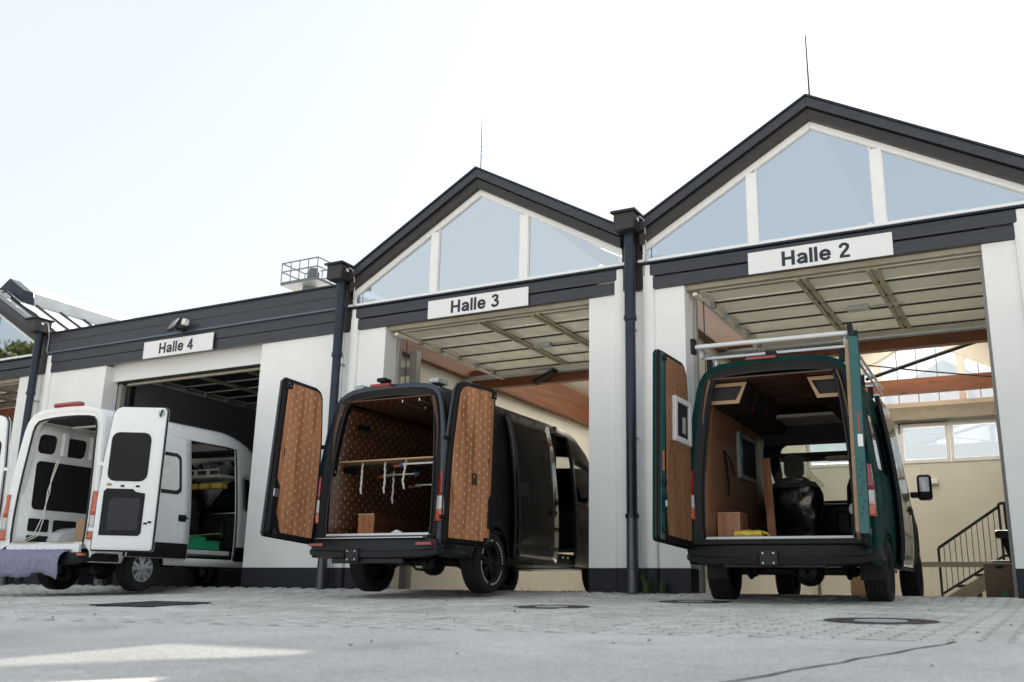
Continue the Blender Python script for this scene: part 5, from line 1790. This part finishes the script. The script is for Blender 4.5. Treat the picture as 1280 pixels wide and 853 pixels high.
t = in_van(G, 'wooden_box', -.66, .62, .676, 'light brown plywood box at the left of the green van floor', 'wooden box')
MB().box(-.11, .15, 0, .35, 0, .30).build('panel', 'van_walnut', t, world=False, bevel=.003)
MB().box(-.112, .152, -.004, .352, .301, .312).build('lid', 'pale_ply', t, world=False)
t = in_van(G, 'yellow_bag', -.40, .45, .676, 'yellow packet on the sill of the green van beside the plywood box', 'packet')
b = MB()
rows = []
for i in range(7):
    f = i / 6
    rows.append([(-.12 + .30 * f, .0 + .10 * math.cos(a) , .05 + .052 * math.sin(a) * (1 - .25 * (f > .9)) + .006 * math.sin(i * 2 + k)) for k, a in [(k, 2 * math.pi * k / 10) for k in range(10)]])
b.grid(rows, closed=True)
b.f += [tuple(range(10)), tuple(range(60, 70))]
b.m += [0, 0]
b.build('bag', 'yellow_box', t, world=False, smooth=True)
MB().tube([(.18, 0, .08), (.23, -.02, .06), (.25, .02, .02)], .012, 6).build('twisted_end', 'yellow_box', t, world=False)
for k in range(3):
    t = in_van(G, 'parts_box', .38 + k * .13, 1.6, .676, ['left', 'middle', 'right'][k] + ' one of three small grey boxes on the green van floor', 'small box', 'small grey boxes in the green van')
    MB().box(-.05, .05, 0, .1, 0, .06).build('box', 'grey_column', t, world=False, bevel=.008)
    MB().box(-.052, .052, -.002, .102, .061, .07).build('lid', 'alu_white', t, world=False)
t = in_van(G, 'plastic_bag', .62, 1.5, .676, 'white crumpled bag near the right side of the green van opening', 'bag')
b = MB()
b.lathe([(.005, .0), (.06, .01), (.075, .06), (.055, .12), (.02, .14)], (0, 0, .32), (0, 0, 1), 12).build('bag', 'white_strap', t, world=False, smooth=True)
MB().box(-.05, .05, -.04, .04, 0, .32).build('stand', 'black_plastic', t, world=False)
sd = G.slide_door(.98, .085, 'paint_teal_gloss')
# dark glass patches added to put shade on the green van's rear quarters
G.patch(1, .75, 1.80, 1.45, 2.05, .006, 'van_glass_dark', 'flank_shade_glass', n=8, r=.08)
G.patch(-1, .75, 1.80, 1.45, 2.05, .006, 'van_glass_dark', 'flank_shade_glass', n=8, r=.08)
# left rear door with framed window
o, P, ins, hgt, w = G.rear_door(-1, 98, w=.80, label='left rear door lined with timber and fitted with a white framed window')
b = ins(.075)
poly = [b[0], (w - .18, b[0][1]), (w - .13, .35), (w - .12, b[3][1]), (w - .14, b[4][1])] + b[5:]
pn = MB().prism(poly, P, -.066, -.086).build('wood_panel', 'van_oak', o, world=False, bevel=.002)
door_slots(P, ins, poly, w, hgt, pn, 'slot_dark', wn=-.0875, dx=.14, dz=.105)
wn = MB()
u0, u1, v0, v1 = .13, .55, 1.10, 1.60
for q in ([(u0, v0), (u1, v0), (u1 - .06, v0 + .06), (u0 + .06, v0 + .06)], [(u1, v0), (u1, v1), (u1 - .06, v1 - .06), (u1 - .06, v0 + .06)], [(u1, v1), (u0, v1), (u0 + .06, v1 - .06), (u1 - .06, v1 - .06)], [(u0, v1), (u0, v0), (u0 + .06, v0 + .06), (u0 + .06, v1 - .06)]):
    wn.prism(q, P, -.08, -.125)
wo = wn.build('window_frame', 'alu_white', o, world=False, bevel=.006)
MB().prism([(u0 + .05, v0 + .05), (u1 - .05, v0 + .05), (u1 - .05, v1 - .05), (u0 + .05, v1 - .05)], P, -.088, -.10).build('window_pane', 'dark_panel', o, world=False)
MB().prism([(u0 + .12, v0 + .12), (u0 + .2, v0 + .12), (u0 + .2, v0 + .3), (u0 + .12, v0 + .3)], P, -.1005, -.104).build('window_latch', 'grey_column', o, world=False)
MB().prism([(w - .10, .02), (w - .015, .02), (w - .015, hgt - .06), (w - .06, hgt - .03), (w - .10, hgt - .1)], P, -.0625, -.068).build('edge_strip', 'paint_teal_lit', o, world=False)
MB().prism([(w - .10, .32), (w - .035, .32), (w - .035, .50), (w - .10, .50)], P, -.069, -.10).build('latch', 'paint_teal', o, world=False, bevel=.012)
MB().prism([(w - .085, .36), (w - .05, .36), (w - .05, .42), (w - .085, .42)], P, -.101, -.104).build('lever', 'sign_white', o, world=False)
MB().prism([(w - .085, .74), (w - .05, .74), (w - .05, .95), (w - .085, .95)], P, -.0685, -.071).build('reflector', 'orange_sticker', o, world=False)
for vv in (.12, .62, hgt - .10):
    MB().prism([(w - .09, vv - .03), (w - .03, vv - .03), (w - .03, vv + .03), (w - .09, vv + .03)], P, -.0685, -.105).build('latch', 'black_plastic', o, world=False, bevel=.01)
# right rear door seen edge-on
o, P, ins, hgt, w = G.rear_door(1, 96.5, w=.80, hx=.92, label='right rear door standing open and seen edge on', mt='paint_teal')
b = ins(.075)
MB().prism([b[0], (w - .10, b[0][1]), (w - .10, b[3][1]), (w - .12, b[4][1])] + b[5:], P, -.066, -.10).build('wood_panel', 'pale_ply', o, world=False)
MB().prism([(w + .001, .05), (w + .008, .05), (w + .008, hgt - .08), (w + .001, hgt - .08)], P, .026, -.062).build('edge_strip', 'paint_teal_lit', o, world=False)
MB().prism([(w + .009, 1.02), (w + .011, 1.02), (w + .011, 1.22), (w + .009, 1.22)], P, .0, -.022).build('reflector', 'lamp_red', o, world=False)
MB().prism([(w + .009, .88), (w + .011, .88), (w + .011, 1.0), (w + .009, 1.0)], P, .018, -.03).build('sticker', 'sign_white', o, world=False)
for k in range(9):
    vv, q = .22 + k * .06, (-.03, -.012, .008)[k % 3]
    MB().prism([(w + .009, vv), (w + .0105, vv), (w + .0105, vv + .022), (w + .009, vv + .022)], P, q, q - .012).build('edge_hole', 'seal_rubber', o, world=False)
MB().prism([(.25, .95), (.42, .95), (.42, 1.02), (.25, 1.02)], P, .031, .06).build('outer_handle', 'black_plastic', o, world=False, bevel=.012)
# roof rack
rk = MB()
zr = G.H + .17
for x in (-.80, .80):
    rk.tube([(x, .30, zr), (x, 3.6, zr)], .017, 8)
    rk.tube([(x, .30, zr - .10), (x, 3.6, zr - .10)], .016, 8)
ro = rk.build('roof_rack', 'alu', G.t, world=False, smooth=True)
MB().tube([(-.86, .22, zr + .0), (.86, .22, zr + .0)], .027, 12).build('rear_roller', 'alu_white', ro, world=False, smooth=True)
for y in (.42, 1.2, 2.0, 2.8, 3.5):
    MB().box(-.80, .80, y - .02, y + .02, zr - .12, zr - .085).build('cross_bar', 'alu', ro, world=False, bevel=.006)
    for x in (-.74, .74):
        MB().box(x - .03, x + .03, y - .03, y + .03, G.H - .10, zr - .118).build('rack_foot', 'black_plastic', ro, world=False, bevel=.006)
for y in (.30, .95, 1.6, 2.3, 3.0):
    for x in (-.80, .80):
        MB().box(x - .014, x + .014, y - .014, y + .014, zr - .11, zr + .02).build('rack_post', 'alu', ro, world=False)
for x in (-.87, .87):
    MB().box(x - .025, x + .025, .17, .28, zr - .08, zr + .10).build('roller_end', 'black_plastic', ro, world=False, bevel=.012)
MB().box(-.06, .06, .25, .36, G.H - .01, G.H + .055).build('reversing_camera', 'black_plastic', G.t, world=False, bevel=.015)
MB().box(-.28, .06, .24, .34, G.H - .03, G.H + .004).build('third_brake_light', 'lamp_red', G.t, world=False, bevel=.008)
for x in (-.84, .84):
    MB().box(x - .12, x + .12, G.ro - .44, G.ro - .40, .25, .48).build('mud_flap', 'black_plastic', G.t, world=False, bevel=.01)

# ---- white van in Halle 4
T = Van('white high roofed panel van with bare interior parked under Halle 4', (-3.35, -2.65, -.135), R(2.5), .017, 2.76, 5.35, 1.15, 3.2, .34, .10, 'paint_white', 'paint_white', (1.85, 3.10, .52, 2.42), 1.90)
T.shell(); T.rear_frame(); T.under(); T.wheels('silver'); T.mirror(); T.dash()
T.seats(3.5, (-.45,))
tb = T.bumper('black_plastic', .35, .54)
T.lamps(.72, 1.42, ('lamp_orange', 'lamp_clear', 'lamp_orange'))
for x in (-.93, .9):
    MB().box(x - .05, x + .05, -.01, .07, .49, .52).build('reflector', 'lamp_orange', tb, world=False, bevel=.005)
T.floor(3.2, 'paint_white', 'alu_white')
MB().box(-.78, .78, .08, .134, .53, .66).build('sill_panel', 'paint_white', T.t, world=False, bevel=.006)
MB().box(-.70, -.2, .10, .16, .694, .699).build('foam_strip', 'yellow_foam', T.t, world=False)
MB().box(.1, .6, .10, .16, .694, .699).build('foam_strip', 'yellow_foam', T.t, world=False)
T.patch(-1, 3.2, 4.5, .50, 1.36, -.06, 'black_plastic', 'cab_shade_liner')  # dark liner added here and above the window to put shade in the cab
T.patch(-1, 3.2, 4.4, 2.0, 2.6, -.06, 'black_plastic', 'cab_shade_liner')
MB().box(-.68, .68, 3.15, 3.9, 2.40, 2.43).build('cab_shade_panel', 'dark_felt', T.t, world=False)  # dark panel added overhead to deepen the shade in the cab
MB().box(-.76, -.745, 1.9, 3.2, 2.0, 2.45).build('upper_trim', 'black_plastic', T.t, world=False)
tl = side_lining(T, -1, .22, 3.2, 'paint_white', 'wall_metal', off=.10)
tr_ = side_lining(T, 1, .22, 1.80, 'paint_white', 'wall_metal', off=.10)
MB().box(-.62, .62, .3, 3.1, T.H - .19, T.H - .175).build('roof_skin', 'dark_felt', T.t, world=False)
def wpanel(y0, y1, z0, z1, mt, nm, dx=.016, th=.004, r=.06):
    g = MB()
    def X(z): return -min(T.half(z) - .10, .80) + dx
    pts = []
    for cx, cy, a0 in ((y1 - r, z0 + r, -90), (y1 - r, z1 - r, 0), (y0 + r, z1 - r, 90), (y0 + r, z0 + r, 180)):
        pts += [(cx + r * math.cos(R(a0 + q * 22.5)), cy + r * math.sin(R(a0 + q * 22.5))) for q in range(5)]
    g.prism(pts, lambda u, v, d: (X(v) + d, u, v), 0, th)
    return g.build(nm, mt, tl, world=False)
wpanel(.42, 1.55, 1.22, 1.98, 'dark_panel', 'insulation_panel', r=.08)
wpanel(1.62, 3.0, 1.22, 1.98, 'dark_panel', 'insulation_panel', r=.08)
for ya, yb in ((.40, .78), (.86, 1.35), (1.45, 2.1), (2.2, 2.9)):
    wpanel(ya, yb, .88, 1.08, 'dark_panel', 'panel_opening', r=.03)
wpanel(.40, 1.5, .70, .82, 'dark_felt', 'panel_opening', r=.02)
for ya, yb in ((.40, .72), (.90, 1.30), (1.40, 2.0), (2.1, 2.9)):
    wpanel(ya, yb, 2.10, 2.40, 'dark_panel', 'panel_opening', r=.08)
for y in (.80, 1.35, 2.05):
    MB().box(-.70, -.62, y - .05, y + .05, 2.08, 2.46).build('roof_rib', 'paint_white', tl, world=False, bevel=.012)
MB().box(-.62, .62, .85, .95, T.H - .215, T.H - .192).build('roof_bow', 'paint_white', T.t, world=False, bevel=.01)
MB().box(-.62, .62, 1.75, 1.85, T.H - .215, T.H - .192).build('roof_bow', 'paint_white', T.t, world=False, bevel=.01)
b = MB()
b.prism([(1.0, .672)] + [(1.0 + .42 - .42 * math.cos(a), .672 + .30 * math.sin(a)) for a in [R(q) for q in range(10, 180, 17)]] + [(1.84, .672)], lambda u, v, d: (d, u - .25, v), -.80, -.52)
b.build('wheel_box', 'paint_white', T.t, world=False, smooth=True)
T.bulkhead_roof(2.95, 3.55, 'grey_column')
MB().box(-.5, .66, 2.93, 2.949, 1.95, 2.08).build('shelf_face', 'grey_column', T.t, world=False, bevel=.01)
for x in (-.1, .18, .46):
    MB().box(x, x + .2, 2.925, 2.931, 1.98, 2.05).build('shelf_pocket', 'dark_panel', T.t, world=False)
for k in range(4):
    MB().box(-.5 + k * .28, -.27 + k * .28, 3.1, 3.3, 1.76, 1.86).build('foam_block', 'yellow_foam', T.t, world=False, bevel=.03)
MB().box(-.04, .0, 2.75, 2.8, .67, 2.3).build('cab_post', 'dark_panel', T.t, world=False)
MB().box(.02, .10, 2.9, 2.92, 1.1, 1.42).build('hanging_sheet', 'sign_white', T.t, world=False)
MB().box(.02, .12, 2.86, 2.90, .78, 1.02).build('hanging_rag', 'alu_white', T.t, world=False, bevel=.01)
sd = T.slide_door(1.16, .075)
ya, yb = 1.85 - 1.16, 3.10 - 1.16
T.patch(1, ya + .30, yb - .22, 1.50, 2.16, .081, 'seal_rubber', 'window_surround', sd, n=14, r=.09)
T.patch(1, ya + .36, yb - .28, 1.56, 2.10, .086, 'lamp_white', 'window_film', sd, n=14, r=.06)
T.patch(1, ya + .02, yb - .02, .505, .74, .083, 'black_plastic', 'rubbing_strip', sd, n=4)
T.patch(1, 3.12, 4.0, .50, .74, .006, 'black_plastic', 'rubbing_strip', n=4)
MB().box(.80, .965, 1.87, 3.08, .50, .535).build('door_step', 'black_plastic', T.t, world=False, bevel=.006)
MB().box(.93, .97, 1.9, 3.05, .562, .575).build('step_edge', 'steel', T.t, world=False)
MB().box(-.28, .30, .18, .30, T.H - .015, T.H + .06).build('third_brake_light', 'lamp_red', T.t, world=False, bevel=.03)
T.hitch(.3, .40)
def white_door(sg, ang, lab, hx=1.03):
    o, P, ins, hgt, w = T.rear_door(sg, ang, w=.89, z1=T.H - .08, curve=.10, label=lab, hx=hx, lk=.5)
    def rr(u0, u1, v0, v1, r):
        out = []
        for cx, cy, a0 in ((u1 - r, v0 + r, -90), (u1 - r, v1 - r, 0), (u0 + r, v1 - r, 90), (u0 + r, v0 + r, 180)):
            out += [(cx + r * math.cos(R(a0 + k * 30)), cy + r * math.sin(R(a0 + k * 30))) for k in range(4)]
        return out
    MB().prism(rr(.12, .70, 1.00, 1.72, .11), P, -.064, -.069).build('window_panel', 'grey_felt', o, world=False)
    MB().prism(rr(.13, .69, 1.01, 1.71, .10), P, -.0695, -.0705).build('window_felt', 'dark_felt', o, world=False)
    MB().prism([(.10, .22), (.66, .22), (.70, .26), (.70, .83), (.56, .85), (.52, .89), (.14, .89), (.10, .85)], P, -.064, -.069).build('lower_panel', 'dark_felt', o, world=False)
    MB().prism([(.20, .30), (.64, .30), (.64, .76), (.24, .76), (.20, .70)], P, -.0695, -.0705).build('lower_recess', 'grey_felt', o, world=False)
    for u, v in ((.36, .93), (.58, .93), (w - .14, .40), (w - .08, .42)):
        MB().prism([(u - .025, v - .014), (u + .025, v - .014), (u + .025, v + .014), (u - .025, v + .014)], P, -.064, -.074).build('catch', 'black_plastic', o, world=False)
    MB().prism([(.13, .93), (.20, .93), (.20, .965), (.13, .965)], P, -.064, -.067).build('label_plate', 'yellow_foam', o, world=False)
    MB().prism([(w - .13, hgt - .13), (w - .05, hgt - .13), (w - .05, hgt - .06), (w - .13, hgt - .06)], P, -.06, -.09).build('latch', 'steel', o, world=False, bevel=.008)
    MB().tube([P(w - .10, hgt - .16, -.09), P(w - .07, hgt - .05, -.10)], .012, 6).build('latch_bolt', 'black_steel', o, world=False)
white_door(1, 208, 'right rear door fully open with dark window panel')
white_door(-1, 165, 'left rear door open at the picture edge')
t = in_van(T, 'cardboard_box', .55, .35, .695, 'open cardboard carton at the right of the white van floor', 'box')
MB().box(-.20, .20, 0, .012, 0, .34).box(-.20, -.188, .013, .35, 0, .30).box(.188, .20, .013, .35, 0, .34).box(-.187, .187, .338, .35, 0, .33).build('carton', 'cardboard', t, world=False)
MB().beam((-.2, .0, .34), (-.2, .0, .34 + .001), .01, .01).build('tape', 'pale_ply', t, world=False)
MB().prism([(-.19, 0), (.19, 0), (.18, .11), (-.17, .10)], lambda u, v, d: (u, .35 + v + d * .0, .335 + v * .3 + d), 0, .006).build('flap', 'cardboard', t, world=False)
t = in_van(T, 'moving_blanket', -.32, -.01, .53, 'grey violet blanket draped over the rear bumper of the white van', 'blanket')
b = MB()
rows = []
NX = 44
for j, (y, z, k) in enumerate([(.16, .075, 0), (.05, .045, .1), (-.03, .02, .2), (-.075, -.04, .5), (-.085, -.13, .9), (-.088, -.21, 1.1), (-.09, -.29, 1.2), (-.09, -.37, 1.3)]):
    row = []
    for i in range(NX + 1):
        u = i / NX
        x = -.92 + 1.86 * u + .02 * math.sin(j * 1.3 + i)
        drop = 1 + .16 * math.sin(u * 5.2 + 1) + .10 * math.sin(u * 13)
        row.append((x + .015 * k * math.sin(u * 21), y - .022 * k * (1 + math.sin(u * 27 + 2 * math.sin(u * 9))), z * (drop if z < 0 else 1) + .004 * math.sin(i * 1.7)))
    rows.append(row)
b.grid(rows)
b.build('blanket', 'blanket', t, world=False, smooth='full', solid=.008)
t = in_van(T, 'parts_crate', .60, 2.25, .60, 'bright green plastic crate inside the white van side door', 'crate')
MB().box(-.18, .14, .0, .42, .09, .11).box(-.18, -.165, .0, .42, .111, .27).box(.125, .14, .0, .42, .111, .27).box(-.164, .124, .0, .015, .111, .268).box(-.164, .124, .405, .42, .111, .268).build('crate', 'green_plastic', t, world=False)
MB().box(-.19, .15, -.01, .43, .271, .29).build('rim', 'green_plastic', t, world=False, bevel=.006)
t = in_van(T, 'parts_crate', .58, 2.72, .60, 'second green crate partly behind the bright one in the white van', 'crate')
MB().box(-.16, .12, .0, .34, .09, .22).build('crate', 'green_plastic', t, world=False, bevel=.01)
MB().box(-.17, .13, -.01, .35, .221, .235).build('rim', 'green_plastic', t, world=False)
t = in_van(T, 'cardboard_sheet', .40, 2.9, .67, 'flat brown cardboard lying behind the green crates', 'cardboard')
MB().beam((-.2, -.1, .24), (.3, .2, .30), .35, .012).build('sheet', 'cardboard', t, world=False)
t = in_van(T, 'cable_loop', -.42, .30, .68, 'thin white cables hanging inside the white van', 'cable')
for d in (0, .05):
    pts = [(.0 + d, .2, 1.30), (-.02 + d * .5, .15, 1.0), (.02 - d, .12, .8), (-.06 + d, .1, .4), (-.14 + d * 2, .05, .12), (-.25 + d * 3, -.1, .03)]
    MB().tube(pts, .008, 6).build('cable', 'white_strap', t, world=False, smooth=True)
